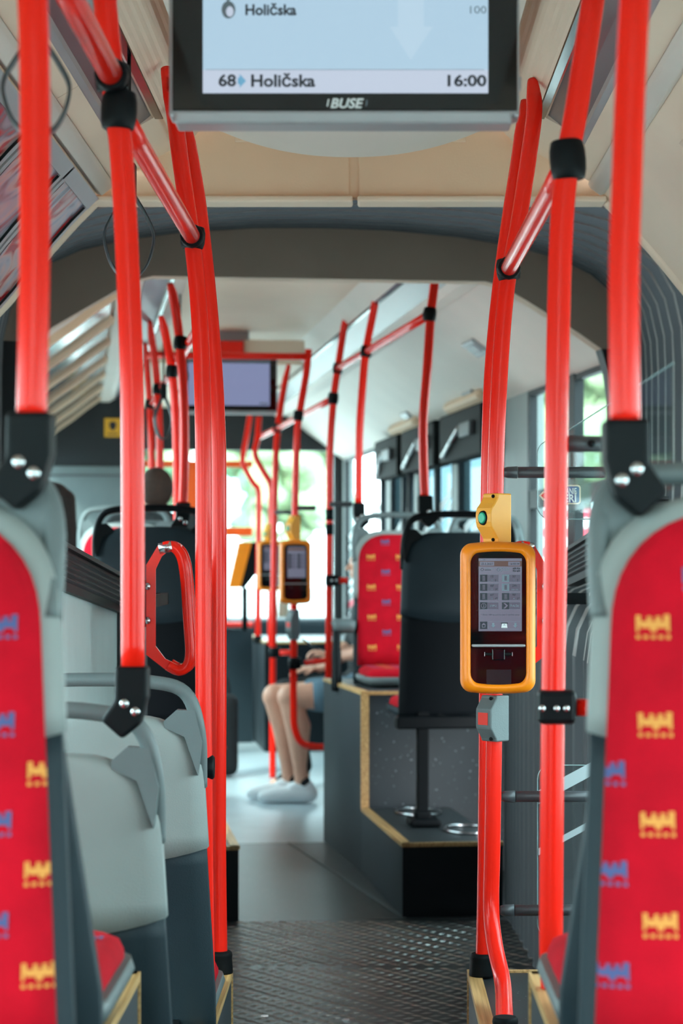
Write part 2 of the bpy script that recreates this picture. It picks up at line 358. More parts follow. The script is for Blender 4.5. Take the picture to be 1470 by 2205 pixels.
# lamps (off): smoky strip with dark and bright trims, one per side
for sd, nm, ds in ((1, 'right', 'long smoky ceiling lamp strip over the right-hand poles'), (-1, 'left', 'long smoky ceiling lamp strip over the left grab rail')):
    t = thing(R, 'ceiling_light', ds, 'lamp', (sd*.49, 2.0, 2.30), 'ceiling lamp strips')
    mb = MB(); mb.prism([(sd*.452, .4, 2.335), (sd*.50, .4, 2.296), (sd*.535, .4, 2.278), (sd*.545, .4, 2.30), (sd*.46, .4, 2.35)], (0, 4.78, 0)); part(t, 'diffuser', mb, M['lamp'])
    mb = MB(); mb.prism([(sd*.428, .4, 2.330), (sd*.436, .4, 2.322), (sd*.454, .4, 2.322), (sd*.452, .4, 2.345)], (0, 4.8, 0)); part(t, 'inner_trim', mb, M['lampdk'])
    mb = MB(); mb.prism([(sd*.450, .4, 2.326), (sd*.458, .4, 2.320), (sd*.462, .4, 2.328)], (0, 4.79, 0)); part(t, 'chrome_strip', mb, M['steel'])
    mb = MB(); mb.prism([(sd*.530, .4, 2.283), (sd*.535, .4, 2.270), (sd*.550, .4, 2.262), (sd*.552, .4, 2.285)], (0, 4.8, 0)); part(t, 'outer_trim', mb, M['silver'])
# bulging duct cover between the lamps, with two catches
def dome(u, v):
    a = -1+2*u; z = 2.262+.075*abs(a)**2.2
    return (a*.338, 1.5+3.86*v, z)
mb = MB(); mb.grid(dome, 24, 6)
edge = [dome(k/24, 1) for k in range(25)]
mb.poly(edge+[(.34, 5.36, 2.42), (-.34, 5.36, 2.42)])
edge = [dome(k/24, 0) for k in range(25)]
mb.poly(edge+[(.34, 1.5, 2.42), (-.34, 1.5, 2.42)])
struct(R, 'ceiling', mb, M['offwhite'])
mb = MB()
for x in (-.262, .262): mb.bx((x-.016, 5.36, 2.300), (x+.016, 5.372, 2.322), 0, .002); mb.ell((x+(.006 if x < 0 else -.006), 5.357, 2.312), (.006, .005, .006), 1, 8, 6)
struct(R, 'trim_6', mb, [M['beige'], M['black']])
# transverse beam at the end of the rear car
def beamz(x): return 2.205
mb = MB()
for x0, x1 in ((-.66, -.004+.0), (.018, .64)):
    mb.bx((x0, 5.60, 2.205), (x1, 5.66, 2.45), 0, .004)
mb.bx((-.01, 5.606, 2.205), (.024, 5.65, 2.45))
struct(R, 'trim_7', mb, M['beige'])
mb = MB(); mb.bx((-.66, 5.58, 2.190), (0.004, 5.67, 2.206), 0, .005); mb.bx((.016, 5.58, 2.190), (.64, 5.67, 2.206), 0, .005); struct(R, 'trim_8', mb, M['cream'])
# filler between beam and roof at both sides
mb = MB()
for sd in (1, -1):
    mb.prism([(sd*.62, 5.63, 2.47), (sd*.62, 5.63, 2.23)]+[(sd*(cove(k/8)[0]+.02), 5.63, cove(k/8)[1]+.02) for k in range(9)]+[(sd*1.3, 5.63, 1.66), (sd*1.3, 5.63, 2.5)], (0, .03, 0))
struct(R, 'trim_9', mb, M['blackwall'])
# ============================================================ FLOORS
mb = MB(); mb.bx((-1.2, Y0, -.06), (1.2, 5.1, 0)); struct(R, 'floor', mb, M['floor'])
mb = MB(); mb.bx((-1.16, 5.1, -.05), (1.16, 7.07, 0)); mb.bx((-1.2, 7.075, -.05), (1.2, 8.0, -.001))
mb.map(lambda v: v)
px_, py_ = .052, .036
ny = int(2.86/py_)
for j in range(ny):
    y = 5.13+j*py_
    for i in range(-12, 13):
        x = i*px_+(px_/2 if j % 2 else 0); a = .5 if (i+j//2+(j % 2)) % 2 else -.5
        if abs(x) > .6 or abs(y-7.07) < .02: continue
        l, w = .023, .0072; ca, sa = math.cos(a), math.sin(a)
        q = [(l, 0), (0, w), (-l, 0), (0, -w)]
        vs = [(x+c*ca-d*sa, y+c*sa+d*ca, .0002) for c, d in q]+[(x, y, .0032)]
        mb.add(vs, [[0, 1, 4], [1, 2, 4], [2, 3, 4], [3, 0, 4]], 2, False)
for x, y in ((-.25, 6.3), (-.02, 6.25), (.32, 6.35), (-.42, 6.5)):
    mb.box((x, y, .002), (.02, .02, .004), 1)
struct(R, 'floor', mb, [M['plate'], M['steel'], M['worn_glint']])
mb = MB(); mb.bx((-1.16, -.02, -.05), (1.16, 2.16, -.0005)); struct(F, 'floor', mb, M['floor'])
mb = MB(); mb.bx((-1.17, 2.16, -.05), (1.17, 9.2, 0)); struct(F, 'floor', mb, M['floor_lit'])
mb = MB(); mb.prism([(.297, -.02, .0006), (.31, -.02, .0006), (.10, 2.16, .0006), (.085, 2.16, .0006)], (0, 0, .002)); struct(F, 'trim_10', mb, M['midgrey'])
# ============================================================ JOINT: bellows
def ringframe(y):
    t = (y-5.66)/(8.0-5.66); t2 = max(0, min(1, t))
    c = Vector((-.046, y, 0)).lerp(Vector((-.175, 8.0, 0)), t2) if t > 0 else Vector((-.046, y, 0))
    if t <= 0: c = Vector((-.046, y, 0))
    a = math.radians(7.5)*t2
    return lambda x, z: (c.x+x*math.cos(a), c.y+x*math.sin(a), z)
up = [(1.13, 1.26), (1.14, 1.6), (1.14, 1.95), (1.135, 2.06), (1.11, 2.17), (1.06, 2.26), (.98, 2.33), (.86, 2.385), (.70, 2.425), (.5, 2.455), (.25, 2.475), (0, 2.48)]
prof = up+[(-x, z) for x, z in up[-2::-1]]
def profn(off):
    out = []
    for i, (x, z) in enumerate(prof):
        a = Vector(prof[max(0, i-1)]); b = Vector(prof[min(len(prof)-1, i+1)]); t = (b-a).normalized(); n = Vector((t.y, -t.x))
        out.append((x+n.x*off, z+n.y*off))
    return out
mb = MB(); rings = []; pitch = .145; N = 16
for k in range(N):
    y = 5.68+k*pitch
    for dy, off in ((0, 0), (.030, 0), (.055, .075), (.115, .075)):
        f = ringframe(min(y+dy, 8.02)); rings.append([f(x, z) for x, z in profn(off)])
mb.rings(rings, caps=False, closed=False, mfn=lambda k, j: 1 if k % 4 == 0 else 0)
single(WF, 'bellows', None, None, mb, [M['bellow'], M['bellow_lt']], (0, 0, 0), None, 'structure')
low = [(.575, 0), (.575, .5), (.575, 1.04), (.585, 1.11), (.612, 1.165), (.66, 1.205), (.72, 1.225), (.85, 1.235), (1.16, 1.24)]
for sd in (1, -1):
    mb = MB(); rings = []; N = 18
    for k in range(N):
        y = (5.30 if sd > 0 else 5.88)+k*.148
        if y > 7.97: break
        for dy, off in ((0, 0), (.045, 0), (.07, .04), (.12, .04)):
            yy = min(y+dy, 7.98); f = ringframe(yy); wd = .09*max(0, min(1, (yy-5.3)/2.7))
            rings.append([f(sd*(x+wd*(1-max(0, min(1, (x-.575)/.5)))+(off if z < 1.1 else off*.6)), z-(off if z > 1.1 else 0)) for x, z in low])
    mb.rings(rings, caps=False, closed=False, mfn=lambda k, j: 1 if (k % 4 == 0 and j > 1) else 0)
    single(WF, 'bellows', None, None, mb, [M['bellow'], M['bellow_lt']], (0, 0, 0), None, 'structure')
# plate with rivets closing the rear end of the lower folds, both sides
for sd in (1, -1):
    mb = MB(); q_ = 5.28 if sd > 0 else 5.86; mb.bx((sd*.62, q_, 0), (sd*1.165, q_+.015, 1.22))
    struct(R, 'wall_joint', mb, M['midgrey'])
# ============================================================ FRONT CAR SHELL
# rear bulkhead of the front car seen through the joint
inner = [(1.075, .3), (1.075, 1.2), (1.075, 1.75), (1.07, 1.88), (1.055, 1.98), (1.03, 2.06), (.95, 2.115), (.85, 2.175), (.74, 2.24), (.66, 2.285), (.60, 2.30), (.3, 2.30), (0, 2.30)]
outer = [(1.3, .3), (1.3, 1.2), (1.3, 1.75), (1.3, 1.88), (1.3, 1.98), (1.3, 2.07), (1.3, 2.2), (1.25, 2.36), (1.05, 2.44), (.86, 2.5), (.7, 2.54), (.3, 2.58), (0, 2.6)]
inn = inner+[(-x, z) for x, z in inner[-2::-1]]; out = outer+[(-x, z) for x, z in outer[-2::-1]]
mb = MB(); n = len(inn)
for y in (0.0, .09):
    mb.rings([[(x, y, z) for x, z in inn], [(x, y, z) for x, z in out]], caps=False, closed=False, smooth=False, mfn=lambda k, j: 1 if (j < 5 or j > n-7) else 0)
mb.rings([[(x, 0, z) for x, z in inn], [(x, .09, z) for x, z in inn]], caps=False, closed=False, smooth=False, mfn=lambda k, j: 1 if (j < 5 or j > n-7) else 2)
struct(F, 'wall_joint', mb, [M['taupe'], M['blackwall'], M['cream']])
mb = MB(); mb.bx((-.008, -.004, 2.305), (.008, 0, 2.47))
struct(F, 'trim_11', mb, M['taupe'])
mb = MB()
for x, z in ((1.085, 2.215), (1.11, 2.12), (-1.0, 2.22)): mb.ell((x, -.002, z), (.012, .006, .012), 0, 10, 6)
struct(F, 'trim_12', mb, M['black'])
L = 9.1
mb = MB(); mb.bx((-.56, .05, 2.52), (.56, 5.2, 2.56)); mb.bx((-.56, 5.2, 2.44), (.56, L, 2.48)); mb.bx((-.56, 5.19, 2.44), (.56, 5.2, 2.56)); struct(F, 'ceiling', mb, M['cream'])
mb = MB(); mb.bx((-1.3, .02, 2.64), (1.3, L+.3, 2.68)); struct(F, 'ceiling', mb, M['blackwall'])
mb = MB(); mb.bx((-.25, .32, 2.505), (.2, .62, 2.52)); mb.bx((-.22, .36, 2.500), (.17, .58, 2.506), 1)
struct(F, 'trim_13', mb, [M['silver'], M['dkgrey']])
def fcove(s):
    pts = [(.70, 2.40), (.80, 2.33), (.90, 2.25), (1.0, 2.18), (1.10, 2.10), (1.17, 2.05)]
    q = s*(len(pts)-1); i = min(int(q), len(pts)-2); t = q-i
    return (pts[i][0]*(1-t)+pts[i+1][0]*t, pts[i][1]*(1-t)+pts[i+1][1]*t)
for sd, nm in ((1, 'right'), (-1, 'left')):
    mb = MB(); mb.prism([(sd*.38, .1, 2.52), (sd*.475, .1, 2.44), (sd*.50, .1, 2.47), (sd*.42, .1, 2.54)], (0, L-.2, 0)); struct(F, 'trim_14', mb, M['offwhite'])
    mb = MB(); mb.prism([(sd*.60, .1, 2.40), (sd*.64, .1, 2.375), (sd*.70, .1, 2.375), (sd*.70, .1, 2.42)], (0, L-.2, 0)); struct(F, 'trim_15', mb, M['offwhite'])
    mb = MB(); mb.grid(lambda u, v: (sd*fcove(v)[0], .1+(L-.1)*u, fcove(v)[1]), 14, 10)
    struct(F, 'ceiling', mb, M['offwhite'])
    t = thing(F, 'ceiling_light', 'reflective ceiling lamp strip over the front car\'s %s seats' % ('right-hand' if sd > 0 else 'left-hand'), 'lamp', (sd*.54, 4.0, 2.42), 'front car lamp strips')
    mb = MB(); mb.prism([(sd*.48, .1, 2.455), (sd*.60, .1, 2.395), (sd*.605, .1, 2.42), (sd*.49, .1, 2.48)], (0, L-.3, 0)); part(t, 'diffuser', mb, M['lamp'])
    mb = MB(); mb.prism([(sd*.462, .1, 2.452), (sd*.468, .1, 2.440), (sd*.484, .1, 2.440), (sd*.484, .1, 2.46)], (0, L-.3, 0)); part(t, 'trim', mb, M['lampdk'])
# pale downlights and beige boxes on the right-hand cove
def on_fcove(s, y, off=0.0):
    x, z = fcove(s); x2, z2 = fcove(min(1, s+.05)); t = Vector((x2-x, 0, z2-z)).normalized(); n = Vector((t.z, 0, -t.x)); n = -n if n.z > 0 else n
    return Vector((x, y, z))+n*off, t, n
for s_, y_ in ((.42, 1.9), (.8, 3.0), (.75, 5.0)):
    p, t_, n_ = on_fcove(s_, y_, .006)
    rot = Matrix((t_, (0, 1, 0), n_)).transposed().to_3x3()
    t = thing(F, 'downlight', {1.9: 'small silver downlight on the right cove nearest the joint', 3.0: 'small silver downlight low on the right cove mid-car', 5.0: 'small silver downlight on the right cove by the doors'}[y_], 'lamp', tuple(p), 'cove downlights')
    mb = MB(); mb.box(p, (.10, .26, .014), 0, rot, .004); part(t, 'housing', mb, M['silver'])
    mb = MB(); mb.box(p+n_*.008, (.05, .20, .006), 0, rot, .002); part(t, 'lens', mb, M['lamp'])
for y_ in (3.2, 5.3):
    p, t_, n_ = on_fcove(.90, y_, .02)
    mb = MB(); rot = Matrix((t_, (0, 1, 0), n_)).transposed().to_3x3(); mb.box(p, (.16, 1.0, .05), 0, rot, .02); struct(F, 'trim_16', mb, M['beige'])
# side walls with window and door openings
def wallside(sd, nm, piers, sill, head, openings):
    mb = MB(); mb.bx((sd*1.17, 0.1, head), (sd*1.24, L, 2.7))
    for a, b, z0 in openings:
        if z0 > 0: mb.bx((sd*1.17, a, -.1), (sd*1.24, b, z0))
    for a, b in piers: mb.bx((sd*1.165, a, -.1), (sd*1.24, b, head))
    struct(F, 'wall_'+nm, mb, M['grey'])
piers = [(.1, .22), (2.0, 2.55), (3.9, 4.02), (5.3, 5.42), (6.5, 6.62), (L-.12, L)]
ops = [(.22, 2.0, .95), (2.55, 3.9, .80), (4.02, 5.3, 0), (5.42, 6.5, 0), (6.62, L-.12, .8)]
wallside(1, 'right', piers, .95, 2.08, ops); wallside(-1, 'left', piers, .95, 2.08, [(a, b, max(z, .9)) for a, b, z in ops])
k = 14
for sd in (1, -1):
    for a, b, z0 in ops:
        z0 = z0 if sd > 0 else max(z0, .9)
        mb = MB(); mb.bx((sd*1.20, a, z0), (sd*1.206, b, 2.08)); x = sd*1.19
        g = MB()
        for q in ((a, a+.05), (b-.05, b)): g.bx((sd*1.165, q[0], z0), (sd*1.20, q[1], 2.08))
        g.bx((sd*1.165, a, 2.03), (sd*1.20, b, 2.08)); g.bx((sd*1.165, a, z0), (sd*1.20, b, z0+.05))
        nm = 'window_%d' % k if z0 > 0 else 'door_%d' % k; k += 1
        t = thing(F, nm, None, None, (sd*1.19, (a+b)/2, z0), None, 'structure'); part(t, 'pane', mb, M['tint'] if (sd > 0 and 2.5 < a < 6) else M['glass'])
        if a < 1 and sd > 0:
            g.bx((1.165, a, 1.52), (1.20, b, 1.60)); g.bx((1.16, 1.02, z0), (1.20, 1.16, 2.08)); g.bx((1.15, 1.05, 1.62), (1.165, 1.09, 1.8))
        if z0 == 0:
            g.bx((sd*1.165, a, 1.0), (sd*1.20, b, 1.06)); g.bx((sd*1.165, (a+b)/2-.03, z0), (sd*1.20, (a+b)/2+.03, 2.08))
        part(t, 'frame', g, M['blackwall'])
        if sd > 0 and a > 2:                    # pale diagonal film stripes on the glass
            st = MB(); nn = 15
            for i in range(nn):
                zc = .42+i*.085+(.02 if i % 2 else 0); h = .030 if i % 3 else .05
                if zc+.26 > 1.72: break
                st.prism([(1.196, a+.05, zc+.24), (1.196, b-.05, zc-.02), (1.196, b-.05, zc-.02+h), (1.196, a+.05, zc+.24+h)], (.0015, 0, 0), 1 if i in (3, 4, 6) else 0)
            part(t, 'film_stripe', st, [M['white'], M['hoard']])
# front wall / windscreen / dashboard
mb = MB(); mb.bx((-1.24, L, -.1), (1.24, L+.1, .62)); mb.bx((-1.24, L, 2.12), (1.24, L+.1, 2.7)); mb.bx((-1.24, L, .6), (-1.1, L+.1, 2.12)); mb.bx((1.1, L, .6), (1.24, L+.1, 2.12)); struct(F, 'wall_front', mb, M['blackwall'])
mb = MB(); mb.bx((-1.1, L+.04, .62), (1.1, L+.05, 2.12)); struct(F, 'window_30', mb, M['glass'])
# outdoors
mb = MB(); mb.bx((-80, -60, -.45), (80, 120, -.38)); single(WF, 'ground', None, None, mb, M['pave'], (0, 0, 0), None, 'structure')
# ============================================================ SEAT BOXES AND PLATFORMS
def seat_box(fr, label, sd, x0, x1, y0, y1, z, bottom=-.05, trim=.03, far=True, near=False, front_m='boxdark', cat='seat platform', dx=0.0):
    t = thing(fr, 'seat_platform', label, cat, (sd*(x0+x1)/2, (y0+y1)/2, max(0, bottom)), 'seat platforms')
    m = MB(); xa = x0+dx
    m.prism([(sd*xa, y0, bottom), (sd*x0, y1, bottom), (sd*x1, y1, bottom), (sd*x1, y0, bottom)], (0, 0, z-.012-bottom))
    # material per side: 0 aisle side, 1 ends, 2 top
    o = MB(); o.prism([(sd*xa, y0, z-.012), (sd*x0, y1, z-.012), (sd*x1, y1, z-.012), (sd*x1, y0, z-.012)], (0, 0, .010))
    for i, f in enumerate(m.f):
        if i < 2: m.m[i] = 2
        else: m.m[i] = 1 if abs(m.v[f[0]].y-m.v[f[1]].y) < 1e-6 else 0
    part(t, 'body', m, [M['boxside'], M[front_m], M['box']]); part(t, 'top_covering', o, M['floor'])
    e = MB()
    e.prism([(sd*(xa-.004), y0-.004, z-.012), (sd*(x0-.004), y1+.004, z-.012), (sd*(x0+trim), y1+.004, z-.012), (sd*(xa+trim), y0-.004, z-.012)], (0, 0, .014))
    if far: e.bx((sd*x0, y1-.018, z-.012), (sd*x1, y1+.004, z+.002)); e.bx((sd*(x0-.004), y1-.002, bottom+.05), (sd*(x0+.006), y1+.004, z-.01))
    if near: e.bx((sd*xa, y0-.004, z-.012), (sd*x1, y0+.018, z+.002))
    part(t, 'wooden_edge', e, M['wood'])
    return t
seat_box(R, 'tall dark seat box edged in wood under the red seats on the left', -1, .31, 1.165, -.6, 3.43, .66, trim=.035)
seat_box(R, 'tall dark seat box edged in wood under the red seats on the right', 1, .295, 1.165, -.6, 3.43, .66, trim=.035)
seat_box(R, 'low wood-edged platform under the two grey-backed seats on the left', -1, .268, 1.165, 3.44, 5.07, .36, trim=.026)
seat_box(R, 'low wood-edged platform at the foot of the twin ticket-machine poles', 1, .272, 1.165, 3.44, 5.07, .36, trim=.026)
# ============================================================ SEATS
def hwf(w, hb, base):
    b = base[0]+(base[1]-base[0])*max(0, min(1, w/hb)); q = max(0, (w-(hb-.13))/.13)
    return b-.12*(1-math.sqrt(max(0, 1-min(1, q)**2.4)))
def rows(w0, w1, hb):
    a = [w0+(w1-w0)*i/10 for i in range(11)]
    if w1 > hb-.02: a = [w for w in a if w < hb-.13]+[hb-.13+.13*math.sin(PI/2*i/10) for i in range(11)]
    return a
def slab(mb, T, w0, w1, hb, base, vf, vb, inset=0.0, crown=0.0, m=0, ncol=14, rnd=.010, lift=None):
    ws = rows(w0, w1, hb); rs = []
    S = [-1+2*i/ncol for i in range(ncol+1)]
    for w in ws:
        h = max(.02, hwf(w, hb, base)-inset); r = []
        for s in S: 
            e = rnd*abs(s)**8; r.append(T(h*s, vf(w, s)-e, w+(lift(s) if lift and w == ws[0] else 0)))
        for s in S[::-1]: e = rnd*abs(s)**8; r.append(T(h*s*.995, vb(w, s)+e, w+(lift(s) if lift and w == ws[0] else 0)))
        rs.append(r)
    mb.rings(rs, m, True)
LOGO = [(-.0185, -.002, .006, .016), (-.011, -.002, -.006, .0145), (-.0185, -.002, .0185, .0045)]
def logo(mb, fn, u, w, m, k=1.0):
    R_ = [(-.0185, -.0130, .004, .0160), (-.0130, .0130, .002, .0095), (-.0065, -.0015, .0095, .0150), (.0030, .0085, .0095, .0150), (.0120, .0185, .002, .0170), (-.0185, -.0150, -.002, .004), (-.003, .004, -.002, .002), (.0150, .0185, -.002, .004)]
    R_ += [(-.0185+i*.0082, -.0185+i*.0082+.0046, -.0100, -.0058) for i in range(5)]
    for a, b, c, d in R_: mb.add([fn(u+a*k, w+c*k), fn(u+b*k, w+c*k), fn(u+b*k, w+d*k), fn(u+a*k, w+d*k)], [[0, 1, 2, 3]], m, False)
def seat(fr, label, cat, xc, y0, z0, f, group, hb=.57, lg=0.0, par=0, base=(.225, .20), rec=.19, dark=False, cushion=True, shell_lo=.30, socket_side=0, bottom=-.075, logok=1.0, org_z=None, handle=True, cw=1.0, pk=1.0, hup=1.0):
    T = lambda u, v, w: (xc+u, y0+f*v, z0+w)
    t = thing(fr, 'bus_seat', label, cat, (xc, y0+f*.15, (org_z if org_z is not None else z0+bottom)), group)
    g, lo = (M['dkgrey'], M['seatblack']) if dark else (M['grey'], M['dkgrey'])
    if dark == 2: g, lo = M['midgrey'], M['dkgrey']
    vf = lambda w, s: -rec*w-.012
    vb = lambda w, s: -rec*w-.055-.022*(1-s*s)-(.02*(1-w/hb) if w > 0 else .02)
    m = MB(); slab(m, T, shell_lo, hb, hb, base, vf, vb, lift=lambda s: -.03*(1-s*s)); up_ = part(t, 'upper_shell', m, g)
    m = MB(); slab(m, T, bottom, shell_lo+.004, hb, base, lambda w, s: vf(w, s)-.002, lambda w, s: vb(w, s)+.004, inset=.004, lift=None)
    lo_ = part(t, 'lower_shell', m, lo)
    m = MB()          # bottom brackets under the shell
    for u in (-.13, -.05, .05, .13): m.bx(T(u-.022, -.085, bottom-.0), T(u+.022, -.02, bottom+.035))
    m.bx(T(-.17, -.09, bottom), T(.17, -.05, bottom+.012)); part(t, 'bracket', m, M['black'])
    pf = lambda w, s: -rec*w+.016-.012*(abs(s)**4)-.010*max(0, (w/hb-.8)/.2)
    pb = lambda w, s: -rec*w-.013
    m = MB(); slab(m, T, -.0, hb-.018, hb-.018, (base[0]-.004, base[1]-.004), pf, pb, inset=.014, rnd=.006)
    hh = hb-.018
    def on(u, w):
        h = hwf(w, hh, (base[0]-.004, base[1]-.004))-.014; u = max(-h, min(h, u)); s = u/h; return T(u, pf(w, s)+.0012-.006*abs(s)**8, w)
    if f < 0 or cushion:
        for ci in range(-5, 6):
            for k in range(0, 6):
                w = .075+(k*.107+(.0535 if ci % 2 else 0))*pk; u = (ci*.0525+lg)*pk
                if w > hh-.02: continue
                h = hwf(w+.018, hh, (base[0]-.004, base[1]-.004))-.02
                if abs(u) < h+.008: logo(m, on, u, w, 1 if (ci+par) % 2 == 0 else 2, logok)
    part(t, 'back_pad', m, [M['fabric'], M['logo_y'], M['logo_b']])
    if cushion:
        def cz(u, v): return .012*math.cos(u*5)-.02*max(0, v-.36)/.08
        m = MB(); rr = [(p[0], p[1]) for p in rrect(.40, .43, .07)]
        rs = [[T(a*k_*cw, .215+b*k_, z_) for a, b in rr] for k_, z_ in ((.97, -.055), (1, -.045), (1, -.020), (.97, -.006), (.90, .002), (.6, .004), (.2, .002))]
        m.rings(rs)
        for ci in range(-3, 4):
            for k in range(0, 4):
                u, v = ci*.0525, .06+k*.1+(.05 if ci % 2 else 0)
                if v < .38 and abs(u) < .17*cw: logo(m, lambda a, b: T(a, b, .0065 if abs(a) < .10 and abs(b-.215) < .11 else .0055), u, v, 1 if ci % 2 == 0 else 2)
        part(t, 'seat_cushion', m, [M['fabric'], M['logo_y'], M['logo_b']])
        m = MB(); rr = rrect(.43, .45, .08); rs = [[T(a*k_*cw, .215+b*k_, z_) for a, b in rr] for k_, z_ in ((.80, -.075), (.97, -.06), (1, -.045), (.98, -.03))]
        m.rings(rs); part(t, 'seat_pan', m, M['midgrey'] if not dark or dark == 2 else M['dkgrey'])
    if handle:
        hm = M['black'] if dark == 1 else M['midgrey']
        b1 = base[1]
        side = lambda q: [T(q*b1*.985, -rec*(hb-.14)-.03, hb-.14), T(q*(b1-.004), -rec*hb-.035, hb-.03), T(q*(b1-.03), -rec*hb-.045, hb+.045*hup), T(q*(b1-.10), -rec*hb-.05, hb+.066*hup)]
        pth = curve(side(-1)+[T(0, -rec*hb-.052, hb+.07*hup)]+side(1)[::-1], 6)
        m = MB(); m.tube(pth, .0135, 12)
        for s_ in (-1, 1):
            m.prism([T(s_*(b1-.004), -rec*hb-.025, hb-.115), T(s_*(b1+.004), -rec*hb-.025, hb-.05), T(s_*(b1-.010), -rec*hb-.025, hb+.01), T(s_*(b1-.045), -rec*hb-.025, hb+.012), T(s_*(b1-.070), -rec*hb-.025, hb-.010), T(s_*(b1-.068), -rec*hb-.025, hb-.022), T(s_*(b1-.030), -rec*hb-.025, hb-.040)], (0, -f*.03, 0))
        part(t, 'grab_handle', m, hm)
    return t
GS = 'seats in the rear car'
seat(R, 'nearest red patterned seat on the left, facing the rear, cut by the frame', 'seat', -.497, 2.40, .77, -1, GS, hb=.60, shell_lo=.335, lg=-.024, base=(.225, .186), hup=.4)
seat(R, 'seat back to back behind the nearest left red seat, cushion corner showing', 'seat', -.497, 2.76, .77, 1, GS, base=(.22, .15), hb=.55, handle=False)
seat(R, 'nearest red patterned seat on the right, facing the rear, with yellow motifs', 'seat', .495, 2.40, .77, -1, GS, hb=.60, shell_lo=.335, lg=.023, par=1, base=(.225, .190), hup=.4)
seat(R, 'seat back to back behind the nearest right red seat, cushion corner showing', 'seat', .495, 2.76, .77, 1, GS, base=(.22, .15), hb=.55, handle=False)
seat(R, 'grey-backed seat on the left directly under the bolted pole socket', 'seat', -.483, 3.60, .435, 1, GS, hb=.56)
seat(R, 'grey-backed seat on the left beside the twin red poles', 'seat', -.479, 4.44, .435, 1, GS, hb=.56)
# ============================================================ POLES
RP = .0175
def barrel(m, p, ax, r=.026, h=.052, mi=0, n=18):
    p = Vector(p); ax = Vector(ax).normalized(); u = Vector((1, 0, 0)) if abs(ax.x) < .9 else Vector((0, 1, 0)); u = (u-ax*u.dot(ax)).normalized(); v = ax.cross(u)
    rs = []
    for q, k in ((-.5, .80), (-.46, .88), (-.25, .98), (0, 1), (.25, .98), (.46, .88), (.5, .80)):
        rs.append([p+ax*q*h+(u*math.cos(2*PI*i/n)+v*math.sin(2*PI*i/n))*r*k for i in range(n)])
    m.rings(rs, mi)
def joint(t, p, ax, to=None, r=.026, h=.052, label=None):
    m = MB(); barrel(m, p, ax, r, h)
    if to is not None:
        p = Vector(p); d = (Vector(to)-p).normalized(); m.tube([p, p+d*.030, p+d*.036], [r*.95, r*.95, r*.86], 16)
    o = part(t, 'clamp', m, M['black'], label); return o
def socket(t, p, out, lean=0.0, k=1.0):
    p = Vector(p); m = MB(); s = out
    pts = [(-.024, .004), (.024, .004), (.0235, -.041), (.012, -.082), (-.014, -.103), (-.045, -.075), (-.025, -.046)]
    m.prism([(p.x-s*a*k, p.y-.025*k, p.z+b*k) for a, b in pts], (0, .05*k, 0))
    o = part(t, 'socket', m, M['black']); b = o.modifiers.new('round', 'BEVEL'); b.width = .006; b.segments = 3; b.limit_method = 'ANGLE'
    for a, c in ((-.010, -.050), (.006, -.062)):
        q = MB(); q.ell((p.x-s*a*k, p.y-.0255*k, p.z+c*k), (.0075*k, .004*k, .0075*k), 0, 12, 6); part(o, 'bolt', q, M['steel'])
def boot(t, p, r=.029):
    p = Vector(p); m = MB(); n = 20; rs = []
    for q, z in ((.80, .05), (.93, .047), (.97, .04), (.94, .034), (.98, .02), (1.02, .004), (1.0, 0)): rs.append([(p.x+r*q*math.cos(2*PI*i/n), p.y+r*q*math.sin(2*PI*i/n), p.z+z) for i in range(n)])
    m.rings(rs); part(t, 'foot', m, M['rubber'])
def pole(fr, label, pts, r=RP, group='red handrail poles', taper=True, k=7, org=None):
    c = curve(pts, k); n = len(c); rr = [r]*n
    if taper:
        for i in range(min(5, n)): rr[i] = r*(.62+.38*i/5)
    t = thing(fr, 'handrail_pole', label, 'pole', tuple(c[-1]), group)
    m = MB(); m.tube(c, rr, 20); part(t, 'tube', m, M['red']); return t, c
GP = 'rear car red poles'
t, c = pole(R, 'blurred red pole rising from the nearest left red seat', [(-.44, 2.62, 2.34), P(54, -180, 2.55), P(70, 0, 2.53), P(75, 200, 2.53), P(75, 400, 2.53), P(74, 600, 2.53), P(68, 897, 2.53)], group=GP)
socket(t, c[-1], -1, k=1.05)
t, c = pole(R, 'blurred red pole rising from the nearest right red seat', [(.44, 2.62, 2.34), P(1378, -180, 2.55), P(1366, 0, 2.53), P(1356, 200, 2.53), P(1349, 400, 2.53), P(1343, 600, 2.53), P(1345, 912, 2.53)], group=GP)
socket(t, c[-1], 1, k=1.05)
t, c = pole(R, 'red pole on the left ending in a bolted black socket above grey seat', [(-.44, 3.36, 2.335), P(216, -120, 3.32), P(226, 0, 3.3), P(237, 120, 3.3), P(248, 220, 3.3), P(262, 340, 3.3), P(276, 600, 3.3), P(285, 900, 3.3), P(286, 1440, 3.3)], group=GP)
socket(t, c[-1], -1)
railL1 = P(243, 168, 3.3); railL2 = P(256, 238, 3.3)
joint(t, railL1, (.05, 0, 1), railL1+Vector((0, -1, 0)), h=.044); joint(t, railL2, (.05, 0, 1), None, r=.027, h=.056)
t, c = pole(R, 'red pole on the right standing on the tall wood-edged box', [(.44, 3.36, 2.335), P(1290, -120, 3.32), P(1276, 0, 3.3), P(1258, 120, 3.3), P(1238, 250, 3.3), P(1222, 345, 3.3), P(1208, 500, 3.3), P(1200, 800, 3.3), P(1195, 1200, 3.3), P(1190, 1520, 3.3), P(1186, 2000, 3.3), (.317, 3.3, .663)], group=GP)
railR1 = P(1222, 345, 3.3); joint(t, railR1, (-.07, 0, 1), None, r=.027, h=.058)
q = P(1192, 1523, 3.3)
